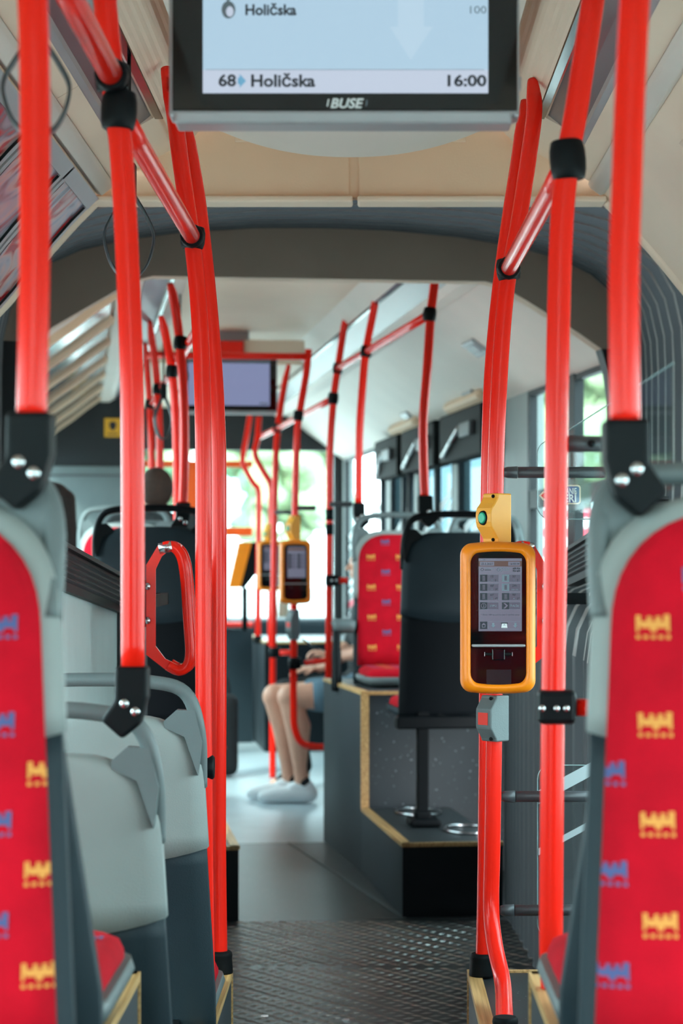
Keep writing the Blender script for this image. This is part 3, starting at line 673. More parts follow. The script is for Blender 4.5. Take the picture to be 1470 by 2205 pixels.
m = MB(); m.bx((q.x-.025, q.y-.026, q.z-.024), (q.x+.032, q.y+.026, q.z+.026), 0, .008); cl = part(t, 'clamp', m, M['black'], 'black bolted clamp with red stub')
for dx in (-.019, .002, .016): m = MB(); m.ell((q.x+dx, q.y-.027, q.z), (.0055, .004, .0055), 0, 10, 6); part(cl, 'bolt', m, M['steel'])
m = MB(); m.tube([(q.x+.03, q.y, q.z), (q.x+.20, q.y-.05, q.z)], .013, 14); part(t, 'stub_tube', m, M['red'])
# twin poles beside the joint: left
t, c = pole(R, 'nearer of the twin red poles on the left, with rail clamp', [(-.385, 4.72, 2.335), P(374, 235, 4.69), P(386, 330, 4.67), P(402, 440, 4.67), P(415, 530, 4.67), P(426, 640, 4.67), P(434, 780, 4.67), P(438, 1000, 4.67), P(438, 1400, 4.67), P(441, 1800, 4.67), (-.294, 4.67, .362)], group=GP)
railL3 = P(415, 512, 4.67); joint(t, railL3, (.08, 0, 1), railL3+Vector((0, -1, 0)), h=.046)
q = P(447, 1652, 4.67); m = MB(); m.tube([(q.x-.014, q.y, q.z), (q.x+.010, q.y, q.z), (q.x+.014, q.y, q.z)], [.026, .026, .022], 16); part(t, 'clamp', m, M['black'])
t, c = pole(R, 'farther of the twin red poles on the left, on black foot', [(-.385, 5.1, 2.335), P(412, 345, 5.07), P(429, 450, 5.05), P(446, 600, 5.05), P(460, 760, 5.05), P(468, 900, 5.05), P(471, 1050, 5.05), P(471, 1500, 5.05), P(470, 1800, 5.05), (-.291, 5.03, .362)], group=GP)
boot(t, (-.291, 5.03, .362))
# right twins
t, c = pole(R, 'red pole bearing the large orange ticket machine, bent at its foot', [(.40, 4.84, 2.335), P(1150, 240, 4.80), P(1139, 330, 4.78), P(1116, 480, 4.78), P(1095, 590, 4.78), P(1082, 710, 4.78), P(1071, 900, 4.78), P(1066, 1100, 4.78), P(1064, 1500, 4.78), P(1060, 1800, 4.78), P(1057, 1950, 4.78), P(1064, 2030, 4.74), P(1081, 2110, 4.66), P(1085, 2170, 4.50), (.3085, 4.31, .362)], group=GP)
railR2 = P(1094, 580, 4.78); joint(t, railR2, (-.1, 0, 1), railR2+Vector((0, -1, 0)), h=.046); boot(t, (.3085, 4.31, .362), .026)
t, c = pole(R, 'straight red pole close behind the ticket-machine pole, on black foot', [(.40, 5.06, 2.335), P(1118, 330, 5.02), P(1098, 460, 5.0), P(1076, 620, 5.0), P(1059, 800, 5.0), P(1052, 1000, 5.0), P(1049, 1300, 5.0), P(1046, 1700, 5.0), P(1043, 1950, 5.0), (.300, 5.0, .362)], group=GP)
boot(t, (.300, 5.0, .362), .030)
# rails
def rail(fr, label, a, b, group='grab rails', r=RP):
    a = Vector(a); b = Vector(b); m = MB(); m.tube([a+(b-a)*i/6 for i in range(7)], r, 20)
    return single(fr, 'grab_rail', label, 'rail', m, M['red'], tuple((a+b)/2), group)
rail(R, 'red overhead rail entering from the top left corner', (-.335, .35, 2.02), railL1+Vector((0, -.012, 0)))
rail(R, 'red overhead rail slanting down to the left twin poles', railL2+Vector((0, .02, 0)), railL3+Vector((0, -.012, 0)))
rail(R, 'red overhead rail from black ball clamp to the ticket-machine pole', railR1+Vector((0, .02, 0)), railR2+Vector((0, -.012, 0)))
# ============================================================ TICKET MACHINES
def validator(fr, label, c, full=True, group='orange ticket machines', yaw=0.0):
    c = Vector(c); t = thing(fr, 'ticket_machine', label, 'ticket machine', tuple(c), group)
    Wd, Hh = .158, .320
    def out(w, h, r, bul, k=6):
        pts = []
        for x, z in rrect(w, h, r, k): pts.append((x, z+math.copysign(bul*(1-(2*x/w)**2), z)))
        return pts
    def bul(w, h, r, b, nn=8):
        pts = rrect(w, h, r, 6); res = []
        for i, p in enumerate(pts):
            q = pts[(i+1) % len(pts)]; L_ = math.dist(p, q); k = max(1, int(L_/.012))
            for j in range(k): x = p[0]+(q[0]-p[0])*j/k; z = p[1]+(q[1]-p[1])*j/k; res.append((x, z+(b*(1-(2*x/w)**2) if z > 0 else -b*(1-(2*x/w)**2))))
        return res
    o1 = bul(Wd, Hh-.012, .022, .006); P3 = lambda p, y, k=1.0: (c.x+p[0]*k, c.y+y, c.z+p[1]*k)
    m = MB(); cx = Vector((0, 0)); inn_ = bul(Wd, Hh-.012, .022, .006); 
    sc = lambda p, dx: (p[0]*(1-2*dx/Wd), p[1]*(1-2*dx/Hh))
    rs = [[P3(sc(p, d), y) for p in o1] for d, y in ((.006, .075), (.001, .06), (0, .03), (.002, .014), (.006, .006), (.012, .001), (.017, .001), (.0205, .005), (.021, .014))]
    m.rings(rs, caps=False); m.poly([P3(sc(p, .006), .075) for p in o1]); part(t, 'orange_case', m, M['orange'])
    m = MB(); m.rings([[P3(sc(p, .0208), y) for p in o1] for y in (.010, .030)]); part(t, 'black_glass_face', m, M['gloss'])
    Y = c.y+.0092; sw, z1, z0 = .0905, .125, -.028
    x0 = c.x-.0415
    rect = lambda m_, a, b, mi, dy=0: m_.poly([(x0+a[0], Y-dy, c.z+z1-a[1]), (x0+b[0], Y-dy, c.z+z1-a[1]), (x0+b[0], Y-dy, c.z+z1-b[1]), (x0+a[0], Y-dy, c.z+z1-b[1])], mi)
    s = MB(); rect(s, (0, 0), (.0905, .1525), 0); mats = [M['vscreen'], M['vbtn'], M['vband'], M['ink'], M['inkgrey'], M['whitecloth']]
    if not full:
        for i in range(4):
            for j in range(2): rect(s, (.004+j*.045, .034+i*.019), (.042+j*.045, .049+i*.019), 1, .0002); rect(s, (.004+j*.045, .034+i*.019), (.018+j*.045, .049+i*.019), 3, .0004)
        rect(s, (0, .0055), (.0905, .017), 2, .0002)
        part(t, 'display', s, mats)
    else:
        TX = lambda st, sz, a, mi=3, al='LEFT', bo=.012, wd=None: text(s, st, sz, (x0+a[0], Y-.0006, c.z+z1-a[1]), (1, 0, 0), (0, 0, 1), mi, al, bo, 0, wd)
        rect(s, (0, .0055), (.0905, .0170), 2, .0002); rect(s, (.003, .0070), (.0325, .0155), 0, .0004); rect(s, (.062, .0070), (.0865, .0155), 0, .0004)
        TX('25.5.2021', .0062, (.0055, .0135)); TX('16:00:34', .0060, (.0645, .0135)); TX('11 5446', .0032, (.004, .0042), 4)
        # emblem, operator text, interlocked rings, flag
        for i in range(6):
            a = i*PI/3; cxx, czz = .0075+.0027*math.cos(a), .0235+.0027*math.sin(a)
            s.poly([(x0+cxx+.0014*math.cos(a+q), Y-.0006, c.z+z1-czz-.0014*math.sin(a+q)) for q in (0, 2.0, 4.2)], 3)
        rect(s, (.0125, .0215), (.031, .0226), 4, .0004); rect(s, (.0125, .0240), (.026, .0252), 3, .0004)
        for k_ in (0, 1):
            for i in range(16):
                a, b = i*PI/8, (i+1)*PI/8; cc = .0415+k_*.0062
                s.poly([(x0+cc+rr*math.cos(q), Y-.0005, c.z+z1-.0235+rr*math.sin(q)) for rr, q in ((.0036, a), (.0036, b), (.0025, b), (.0025, a))], 4)
        TX('IDS BK', .0042, (.052, .0235), 4); rect(s, (.052, .0250), (.064, .0258), 4, .0004)
        rect(s, (.0715, .0195), (.0865, .0282), 3, .0004); rect(s, (.0782, .0195), (.0798, .0282), 0, .0006); rect(s, (.0715, .0231), (.0865, .0246), 0, .0006)
        for (a0, b0, a1, b1) in ((.0715, .0195, .0865, .0282), (.0715, .0282, .0865, .0195)):
            s.poly([(x0+a0, Y-.0005, c.z+z1-b0), (x0+a0+.0012, Y-.0005, c.z+z1-b0), (x0+a1, Y-.0005, c.z+z1-b1), (x0+a1-.0012, Y-.0005, c.z+z1-b1)], 0)
        rows_ = [("15'", '2', "30'", '2'), ("60'", '3*', '24h', ''), ("60'", '4*', "90'", '5*')]
        for i in range(4):
            for j in range(2):
                X0, Z0_ = .003+j*.0458, .0340+i*.0192
                rect(s, (X0, Z0_), (X0+.0388, Z0_+.0152), 1, .0002); rect(s, (X0, Z0_), (X0+.0152, Z0_+.0152), 3 if j == 0 or i > 1 else 4, .0004)
                for e in ((X0, Z0_, X0+.0388, Z0_+.0004), (X0, Z0_+.0149, X0+.0388, Z0_+.0152), (X0+.0385, Z0_, X0+.0388, Z0_+.0152)): rect(s, e[:2], e[2:], 4, .0005)
                if i < 3:
                    rect(s, (X0+.0052, Z0_+.0025), (X0+.0104, Z0_+.0128), 0, .0006); rect(s, (X0+.0058, Z0_+.0031), (X0+.0098, Z0_+.0122), 3, .0008)
                    for q in range(3): rect(s, (X0+.0065, Z0_+.0040+q*.0028), (X0+.0091, Z0_+.0055+q*.0028), 0, .0009)
                    TX(rows_[i][2*j], .0066, (X0+.0215, Z0_+.0062)); 
                    if rows_[i][2*j+1]: TX(rows_[i][2*j+1], .0062, (X0+.0310, Z0_+.0138)); TX('+', .0062, (X0+.0235, Z0_+.0138), 4)
                    else: TX('100+101', .0044, (X0+.0190, Z0_+.0135), 4)
                elif j == 0:
                    for q in range(20):
                        a, b = q*PI/10, (q+1)*PI/10
                        s.poly([(x0+X0+.0076+rr*math.cos(w), Y-.0007, c.z+z1-Z0_-.0076+rr*math.sin(w)) for rr, w in ((.0054, a), (.0054, b), (.0045, b), (.0045, a))], 0)
                    rect(s, (X0+.0070, Z0_+.0064), (X0+.0082, Z0_+.0110), 0, .0007); rect(s, (X0+.0070, Z0_+.0042), (X0+.0082, Z0_+.0054), 0, .0007)
                    TX('INFO', .0064, (X0+.0205, Z0_+.0098), 4)
                else:
                    s.poly([(x0+X0+a, Y-.0007, c.z+z1-Z0_-b) for a, b in ((.003, .002), (.007, .002), (.0125, .0076), (.007, .0132), (.003, .0132), (.0085, .0076))], 0)
                    TX('ĎALŠIE', .0060, (X0+.0170, Z0_+.0098), 4, wd=.0185)
        TX('* Zóna 100 sa počíta ako 2 tarifné zóny', .0046, (.0045, .1195), 3, bo=.0, wd=.081)
        rect(s, (.003, .1325), (.0182, .1480), 3, .0004)
        s.poly([(x0+.0106+a, Y-.0006, c.z+z1-.1402+b) for a, b in ((0, .0050), (.0048, .0008), (.0036, .0008), (.0036, -.0042), (-.0036, -.0042), (-.0036, .0008), (-.0048, .0008))], 0)
        rect(s, (.0082, .1392), (.0130, .1435), 3, .0008)
        for e in ((.0200, .1325, .0872, .1329), (.0200, .1477, .0872, .1481), (.0200, .1325, .0204, .1481), (.0868, .1325, .0872, .1481)): rect(s, e[:2], e[2:], 4, .0003)
        for a0 in (.0305, .0770):
            s.poly([(x0+a0+a, Y-.0006, c.z+z1-.1402+b) for a, b in ((-.0024, .0052), (.0024, .0052), (.0024, 0), (.0046, 0), (0, -.0052), (-.0046, 0), (-.0024, 0))], 4)
        rect(s, (.0465, .1345), (.0610, .1366), 3, .0005)
        s.poly([(x0+a, Y-.0005, c.z+z1-b) for a, b in ((.0490, .1366), (.0588, .1366), (.0604, .1455), (.0474, .1455))], 5)
        s.poly([(x0+.0539+a, Y-.0008, c.z+z1-.1392+b) for a, b in ((0, .0014), (.003, -.0010), (-.003, -.0010))], 4)
        part(t, 'display', s, mats)
    m = MB(); m.bx((c.x-.0565, c.y+.002, c.z-.0605), (c.x+.0565, c.y+.012, c.z-.0545), 0, .0025); m.bx((c.x-.055, c.y+.006, c.z-.056), (c.x+.055, c.y+.012, c.z-.048), 1)
    part(t, 'clear_bar', m, [M['silver'], M['gloss']])
    m = MB(); m.bx((c.x-.029, c.y+.0055, c.z-.0785), (c.x+.029, c.y+.012, c.z-.0725), 0, .0015); m.bx((c.x-.0135, c.y+.004, c.z-.088), (c.x+.0135, c.y+.012, c.z-.0645), 1, .002)
    m.bx((c.x-.0295, c.y+.005, c.z-.0795), (c.x-.0285, c.y+.010, c.z-.0715), 2); m.bx((c.x+.0285, c.y+.005, c.z-.0795), (c.x+.0295, c.y+.010, c.z-.0715), 2)
    part(t, 'card_slot', m, [M['rubber'], M['gloss'], M['steel']])
    if full:
        m = MB(); m.bx((c.x-.025, c.y+.0085, c.z-.143), (c.x+.027, c.y+.0095, c.z-.108)); part(t, 'reader_field', m, M['field'])
    m = MB(); m.bx((c.x-.03, c.y+.073, c.z-.10), (c.x+.03, c.y+.098, c.z+.10), 0, .004); part(t, 'mounting_plate', m, M['black'])
    return t
pv = P(1073, 1331, 4.66)
validator(R, 'large sharp orange ticket machine with a lit ticket menu', (pv.x, 4.655, pv.z))
def holder(fr, name, label, cat, cx, cy, zc, h, prof, turn, m_main, m_btn, btn_r, group):
    """plastic housing clipped round a pole: side profile bulging towards the aisle, with a push button on the bulge"""
    t = thing(fr, name, label, cat, (cx, cy, zc-h/2), group)
    rt = Matrix.Rotation(turn, 3, 'Z'); C_ = Vector((cx, cy, zc))
    def X(p): return C_+rt @ Vector(p)
    pts = [(-a, -.023, b*h) for a, b in prof]+[(.021, -.023, -.5*h), (.021, -.023, .5*h)]
    m = MB(); n = len(pts)
    vs = [X(p) for p in pts]; e = rt @ Vector((0, .046, 0)); m.prism(vs, e); o = part(t, 'housing', m, m_main)
    b = o.modifiers.new('round', 'BEVEL'); b.width = .003; b.segments = 2; b.limit_method = 'ANGLE'; b.angle_limit = math.radians(50)
    bx_ = max(a for a, b_ in prof)
    m = MB()
    if btn_r > 0:
        rs = [[X((-bx_-d, r_*math.cos(2*PI*i/24), r_*1.15*math.sin(2*PI*i/24))) for i in range(24)] for d, r_ in ((-.002, btn_r*1.3), (.0015, btn_r*1.25), (.002, btn_r*1.05))]
        m.rings(rs, 1); rs = [[X((-bx_-d, r_*math.cos(2*PI*i/24), r_*1.15*math.sin(2*PI*i/24))) for i in range(24)] for d, r_ in ((.0, btn_r), (.0035, btn_r*.98), (.005, btn_r*.8))]
        m.rings(rs, 0)
    else:
        m.prism([X((-bx_-.0015, -.014, -.013)), X((-bx_-.0015, .014, -.013)), X((-bx_-.0015, .014, .013)), X((-bx_-.0015, -.014, .013))], rt @ Vector((.004, 0, 0)), 0)
    part(t, 'button', m, [m_btn, M['black']])
    for z in (.44, -.44):
        m = MB(); m.ell(X((-.022, -.010, z*h)), (.004, .004, .004), 0, 8, 6); part(t, 'screw', m, M['black'])
    return t
bump = [(.020, .5), (.021, .42), (.030, .30), (.040, .20), (.043, .08), (.043, -.08), (.040, -.18), (.030, -.30), (.021, -.42), (.020, -.5)]
px0 = P(1069, 1116, 4.78)
holder(R, 'stop_button', 'yellow curved housing with green button above the large ticket machine', 'stop button', px0.x, 4.765, px0.z, .105, bump[::-1][::-1], math.radians(42), M['yellow'], M['green'], .0105, 'pole buttons')
bump2 = [(.018, .5), (.019, .44), (.034, .22), (.035, .18), (.035, -.18), (.034, -.22), (.019, -.44), (.018, -.5)]
px1 = P(1064, 1545, 4.78)
holder(R, 'stop_button', 'grey housing with square red button below the large ticket machine', 'stop button', px1.x, 4.765, px1.z, .098, bump2, math.radians(42), M['midgrey'], M['redbtn'], 0, 'pole buttons')
# ============================================================ MONITORS
def monitor(fr, label, xc, y, zb, wd, full=True, group='hanging passenger screens'):
    ht = .325; t = thing(fr, 'hanging_monitor', label, 'screen', (xc, y, zb), group)
    w2 = wd/2; m = MB(); m.bx((xc-w2, y+.004, zb+.012), (xc+w2, y+.055, zb+ht), 0, .006); part(t, 'case', m, M['silver'])
    m = MB(); m.bx((xc-w2+.006, y-.001, zb+.022), (xc+w2-.004, y+.01, zb+ht-.006), 0, .001); part(t, 'black_bezel', m, M['gloss'])
    m = MB(); m.bx((xc-w2+.010, y-.012, zb), (xc+w2-.012, y+.05, zb+.020), 0, .004); part(t, 'lower_edge', m, M['silver'])
    k = wd/.52; sx0, sx1, sz0, sz1 = xc-.209*k, xc+.213*k, zb+.047, zb+ht-.02; Y = y-.0022
    s = MB(); rect = lambda a, b, c_, d, mi, dy=0: s.poly([(a, Y-dy, c_), (b, Y-dy, c_), (b, Y-dy, d), (a, Y-dy, d)], mi)
    if full:
        rect(sx0, sx1, sz0, sz1, 0)
        rect(sx0, sx1, sz0, sz0+.0345, 1, .0002); rect(sx0+.004, sx1-.006, sz0+.0345, sz0+.0352, 2, .0003)
        X = lambda px: (px-795.)/FPX*y+.046
        Z = lambda py: H-(py-1200.)/FPX*y
        TX = lambda st, px, py, cap, w_, mi=3, al='LEFT', bo=.02: text(s, st, cap/.69/FPX*y, (X(px), Y-.0008, Z(py)), (1, 0, 0), (0, 0, 1), mi, al, bo*1.6, 0, w_/FPX*y)
        TX('Holičska', 527, 33, 22, 110); TX('100', 1006, 30, 16, 35, 4, bo=0); TX('68', 470, 186, 24, 38); TX('Holičska', 539, 187, 25, 138); TX('16:00', 956, 186, 23, 84)
        s.poly([(X(a), Y-.0006, Z(b)) for a, b in ((516, 160), (530, 175), (516, 190))], 5); s.poly([(X(a), Y-.0006, Z(b)) for a, b in ((512, 168), (517, 168), (517, 182), (512, 182))], 5)
        s.poly([(X(a), Y-.0004, Z(b)) for a, b in ((856, -60), (912, -60), (912, 58), (932, 58), (884, 130), (838, 58), (856, 58))], 6)
        s.poly([(X(492+15*math.cos(i*PI/12)), Y-.0006, Z(22+19*math.sin(i*PI/12))) for i in range(24)], 2)
        s.poly([(X(495+8*math.cos(i*PI/12)), Y-.0008, Z(26+11*math.sin(i*PI/12))) for i in range(24)], 1)
        s.poly([(X(a), Y-.0005, Z(b)) for a, b in ((488, -10), (494, -10), (494, 6), (488, 6))], 2)
        part(t, 'display', s, [M['screen'], M['screen_lo'], M['inkgrey'], M['ink'], M['inkgrey'], M['inkblue'], M['screen_hi']])
        b = MB(); text(b, 'BUSE', 20/.69/FPX*y, (X(710), Y-.0003, Z(233)), (1, 0, 0), (0, 0, 1), 0, 'LEFT', .03, .25, 72/FPX*y)
        b.poly([(X(a), Y-.0003, Z(c_)) for a, c_ in ((703, 230), (706, 214), (709, 214), (706, 230))], 0)
        b.poly([(X(a), Y-.0003, Z(c_)) for a, c_ in ((787, 230), (789, 214), (791, 218), (790, 228))], 1)
        part(t, 'maker_mark', b, [M['white'], M['inkgrey']])
    else:
        rect(sx0-.03, sx1+.004, sz0, sz1, 0); rect(sx0-.03, sx1+.004, sz1-.03, sz1, 1, .0003); rect(sx1-.05, sx1-.005, sz0+.008, sz0+.016, 1, .0004)
        part(t, 'display', s, [M['scr_far'], M['inkgrey']])
    m = MB(); m.bx((xc-.10, y+.02, zb+ht), (xc+.10, y+.05, zb+ht+.2)); part(t, 'ceiling_bracket', m, M['silver'])
    for sx_ in (-1, 1):
        m = MB(); m.bx((xc+sx_*w2-.003, y+.01, zb+.055), (xc+sx_*(w2+.003), y+.03, zb+.075), 0, .002); part(t, 'side_catch', m, M['silver'])
    return t
monitor(R, 'large hanging screen showing Holičska and 16:00', .0087, 3.3, 1.9395, .520)
# ============================================================ HANDLES, STRAPS, PARTITIONS
def strap(fr, label, top, h, w, turn, lean=(0, 0, 0), group='hanging hand straps', rod=.28):
    top = Vector(top); t = thing(fr, 'hand_strap', label, 'hand strap', tuple(top), group); rt = Matrix.Rotation(turn, 3, 'Z'); ln = Vector(lean)
    pts = []
    for k in range(14):
        a = 2*PI*k/14; x = .5*w*math.cos(a); z = -h*.5+h*.5*math.sin(a); x *= (1.0 if z < -h*.45 else max(.12, 1-.75*((z+h*.45)/(h*.45))))
        pts.append(top+rt @ Vector((x, 0, z))+ln*(-z/h))
    lc = loopcurve(pts, 5); m = MB()
    n = len(lc); rs = []
    for i in range(n+1):
        p = lc[i % n]; q = lc[(i+1) % n]; d = (q-p).normalized(); y = rt @ Vector((0, 1, 0)); nn = d.cross(y).normalized()
        rs.append([p+y*a+nn*b for a, b in ((-.011, -.0025), (.011, -.0025), (.013, 0), (.011, .0025), (-.011, .0025), (-.013, 0))])
    m.rings(rs, caps=False); part(t, 'loop', m, M['strap'])
    m = MB(); m.bx((top.x-.014, top.y-.016, top.z-.02), (top.x+.014, top.y+.016, top.z+.05), 0, .004); m.tube([top, top+Vector((0, 0, rod))], .004, 8); part(t, 'hanger', m, M['black'])
    return t
strap(R, 'grey hanging strap loop at the upper left corner', tuple(P(78, 68, 3.0)), .142, .088, .15)
strap(R, 'grey hanging strap loop behind the socketed left pole', tuple(P(278, 405, 4.55)), .185, .100, .2)
def loop_handle(label, sd, x, y, z):
    t = thing(R, 'grab_loop', label, 'handle', (sd*x, y, z), 'red loop handles'); s = -sd
    X = lambda a, b, c: (sd*x+s*a, y+b, z+c)
    m = MB(); o_ = [(0, .095), (.030, .145), (.052, .145), (.052, .128), (.036, .115), (.022, .085), (.022, -.095), (.045, -.125), (.060, -.132), (.060, -.15), (.045, -.15), (0, -.115)]
    m.prism([X(a, -.004, c) for a, c in o_], (0, .008, 0)); p_ = part(t, 'flat_bracket', m, M['red'])
    m = MB(); m.bx(X(-.022, .004, -.05), X(.002, .03, .06)); m.bx(X(-.020, .03, -.01), X(-.004, .62, .02)); m.bx(X(-.16, .60, -.01), X(-.004, .62, .02)); part(t, 'mount', m, M['black'])
    for c in (.045, -.035): m = MB(); m.ell(X(.004, -.007, c), (.007, .006, .009), 0, 10, 6); part(p_, 'bolt', m, M['steel'])
    for dy in (0, .075):
        m = MB(); m.tube(curve([X(.040, dy, .137), X(.062, dy, .138), X(.082, dy, .115), X(.092, dy, .06), X(.098, dy, -.03), X(.103, dy, -.11), X(.095, dy, -.142), X(.075, dy, -.152), X(.050, dy, -.140)], 6), .0125, 14); part(t, 'loop_tube', m, M['red'])
    for c, a in ((.140, .050), (-.146, .058)):
        m = MB(); m.tube([X(a+.018, .0, c-.004), X(a+.018, .075, c-.004)], .0115, 12); part(t, 'end_bar', m, M['red'])
    m = MB(); m.tube([X(.030, 0, .133), X(.060, 0, .139)], .0135, 14); part(t, 'chrome_collar', m, M['steel'])
    return t
loop_handle('red double-loop handle left of the aisle below eye level', -1, .476, 5.22, 1.187)
loop_handle('red loop handle half hidden behind the large ticket machine', 1, .46, 5.22, 1.187)
# side partitions beside the joint: ribbed dark rail, dark frame, pale infill (left) / clear upper screen (right)
for sd, lab in ((-1, 'pale side partition with dark sloping rail left of the twin poles'), (1, 'dark ribbed sloping rail partition on the right beside bellows')):
    x, ya, yb = (.60, 4.6, 5.84) if sd < 0 else (.58, 4.2, 6.03)
    t = thing(R, 'side_partition', lab, 'partition', (sd*x, 5.0, .36), 'side partitions')
    k_ = .069 if sd < 0 else .053
    z_ = (lambda y: 1.329-(y-4.6)*.069) if sd < 0 else (lambda y: 1.363-(y-5.07)*.053)
    D = yb-ya; e = (0, D, -D*k_)
    m = MB()
    for k in range(5):
        a = k*.009; m.prism([(sd*(x-.004), ya, z_(ya)-.012-a*1.4), (sd*(x-.010), ya, z_(ya)-.017-a*1.4), (sd*(x-.004), ya, z_(ya)-.022-a*1.4)], e, 1)
    m.prism([(sd*(x-.004), ya, z_(ya)), (sd*(x+.03), ya, z_(ya)), (sd*(x+.03), ya, z_(ya)-.075), (sd*(x-.004), ya, z_(ya)-.075)], e, 0)
    m.prism([(sd*(x-.016), ya, z_(ya)+.006), (sd*(x+.03), ya, z_(ya)+.006), (sd*(x+.03), ya, z_(ya)-.004), (sd*(x-.016), ya, z_(ya)-.004)], e, 0); part(t, 'ribbed_rail', m, [M['blackwall'], M['tube_grey']])
    m = MB(); m.prism([(sd*(x-.006), ya, z_(ya)-.075), (sd*(x+.03), ya, z_(ya)-.075), (sd*(x+.03), ya, z_(ya)-.092), (sd*(x-.006), ya, z_(ya)-.092)], (0, D-.02, -(D-.02)*k_), 0)
    if sd < 0:
        for k in range(4): q = .007*k; m.bx((sd*(x-.003+q*.3), yb-.03+q, .36), (sd*(x+.03), yb-.024+q, z_(yb)-.08), k % 2)
        m.bx((sd*(x-.006), yb-.062, .36), (sd*(x+.03), yb-.03, z_(yb)-.078), 0)
        m.bx((sd*(x-.006), ya, .36), (sd*(x+.03), ya+.03, z_(ya)-.078), 0)
    else:
        m.bx((sd*(x-.004), ya, .36), (sd*(x+.03), ya+.04, z_(ya)-.078), 0)
    part(t, 'dark_frame', m, [M['blackwall'], M['midgrey']])
    if sd < 0:
        m = MB(); m.prism([(sd*(x+.008), ya, .36), (sd*(x+.008), yb-.03, .36), (sd*(x+.008), yb-.03, z_(yb)-.078), (sd*(x+.008), ya, z_(ya)-.078)], (sd*.012, 0, 0)); part(t, 'pale_infill', m, M['palepanel'])
# acrylic draught screens on grey arms behind the ticket-machine poles
def screen(label, x0, x1, z0, z1, y, r, arms, stripes=False, group='acrylic screens'):
    t = thing(R, 'acrylic_screen', label, 'screen panel', ((x0+x1)/2, y, z0), group)
    o_ = [((x0+x1)/2+a, (z0+z1)/2+b) for a, b in rrect(x1-x0, z1-z0, r, 6)]
    m = MB(); m.prism([(a, y, b) for a, b in o_], (0, .006, 0)); part(t, 'sheet', m, M['clear'])
    m = MB(); cxm, czm = (x0+x1)/2, (z0+z1)/2
    m.tube([(a, y+.003, b) for a, b in o_], .0013, 6, closed=True); part(t, 'polished_edge', m, M['edge'])
    for z, xs in arms:
        m = MB(); a = Vector((xs, y-.02, z)); b = Vector((x1-.03, y-.02, z)); m.tube([a+Vector((.0, 0, 0)), a+Vector((.008, 0, 0)), a+Vector((.030, 0, 0))], [.010, .0125, .0135], 16); m.tube([a+Vector((.0315, 0, 0)), b], .0125, 16); part(t, 'arm', m, M['tube_grey'])
    if stripes:
        m = MB()
        for zc, h in ((z1-.065, .022), (z1-.19, .011)):
            m.prism([(x0+.002, y-.001, zc-h), (x1-.01, y-.001, zc+.09-h), (x1-.01, y-.001, zc+.09+h*.4), (x0+.002, y-.001, zc+h*.4)], (0, .0008, 0))
        part(t, 'frosted_stripe', m, M['frost'])
    return t
y = 4.98; XX = lambda px: (px-795)*y/FPX+.046; ZZ = lambda py: H-(py-1200)*y/FPX
t = screen('small clear acrylic screen bearing the blue door-opening sticker', XX(1157), XX(1330), ZZ(1118), ZZ(948), y, .03, [(ZZ(1018), XX(1083))])
m = MB(); Y = y-.0012
x_a, x_b, z_a, z_b = XX(1150), XX(1250), ZZ(1086), ZZ(1044)
o_ = [((x_a+x_b)/2+a, (z_a+z_b)/2+b) for a, b in rrect(x_b-x_a-.008, z_b-z_a, .007, 4)]
x_a = XX(1178)
for k_, (ins, mi) in enumerate(((0, 1), (.0035, 0))):
    o_ = [((x_a+x_b)/2+a, (z_a+z_b)/2+b) for a, b in rrect(x_b-x_a-2*ins, z_b-z_a-2*ins, .007-ins*.6, 4)]
    m.prism([(a, Y-.0004*k_, b) for a, b in o_], (0, .0006, 0), mi)
text(m, 'OTVÁRANIE', 13/.69/FPX*y, (XX(1241), Y-.0007, ZZ(1064)), (1, 0, 0), (0, 0, 1), 2, 'RIGHT', .02, 0, 58/FPX*y)
text(m, 'DVERÍ', 16/.69/FPX*y, (XX(1241), Y-.0007, ZZ(1081)), (1, 0, 0), (0, 0, 1), 2, 'RIGHT', .03, 0, 56/FPX*y)
e_ = [(1160, 1067), (1168, 1058), (1180, 1054), (1180, 1081), (1168, 1077)]
m.prism([(XX(a), Y, ZZ(b)) for a, b in e_], (0, .0006, 0), 1); m.prism([(XX(a), Y-.0004, ZZ(b)) for a, b in ((1164, 1067), (1170, 1062), (1178, 1060), (1178, 1075), (1170, 1073))], (0, .0006, 0), 3)
part(t, 'door_sticker', m, [M['bluelabel'], M['cream'], M['white'], M['redbtn']], 'blue sticker with white lettering OTVÁRANIE DVERÍ')
screen('tall clear acrylic screen with frosted stripes behind the right pole', XX(1157), XX(1330), ZZ(2018), ZZ(1648), y, .03, [(ZZ(1713), XX(1078)), (ZZ(1957), XX(1076))], True)
# long glass screen above the ribbed rail, on an arm from the socketless right pole
t = thing(R, 'glass_screen', 'narrow clear glass screen beside the right pole above its black clamp', 'screen panel', (.446, 3.8, 1.39), 'acrylic screens')
m = MB(); m.prism([(.445, 2.95, 1.39), (.445, 4.57, 1.39), (.445, 4.57, 1.535), (.445, 4.54, 1.556), (.445, 2.95, 1.556)], (.006, 0, 0)); part(t, 'pane', m, M['clear'])
m = MB(); m.tube([(.448, 4.57, 1.39), (.448, 4.57, 1.535), (.448, 4.54, 1.557), (.448, 2.95, 1.557)], .0014, 6); part(t, 'polished_edge', m, M['edge'])
q = P(1205, 957, 3.34); m = MB(); m.tube([(q.x-.004, q.y-.02, q.z), (q.x+.02, q.y-.02, q.z), (.448, q.y+.01, q.z)], .0122, 14); ar = part(t, 'arm', m, M['tube_grey'])
m = MB(); m.ell((q.x+.045, q.y-.026, q.z), (.006, .006, .006), 0, 10, 6); part(ar, 'bolt', m, M['black'])
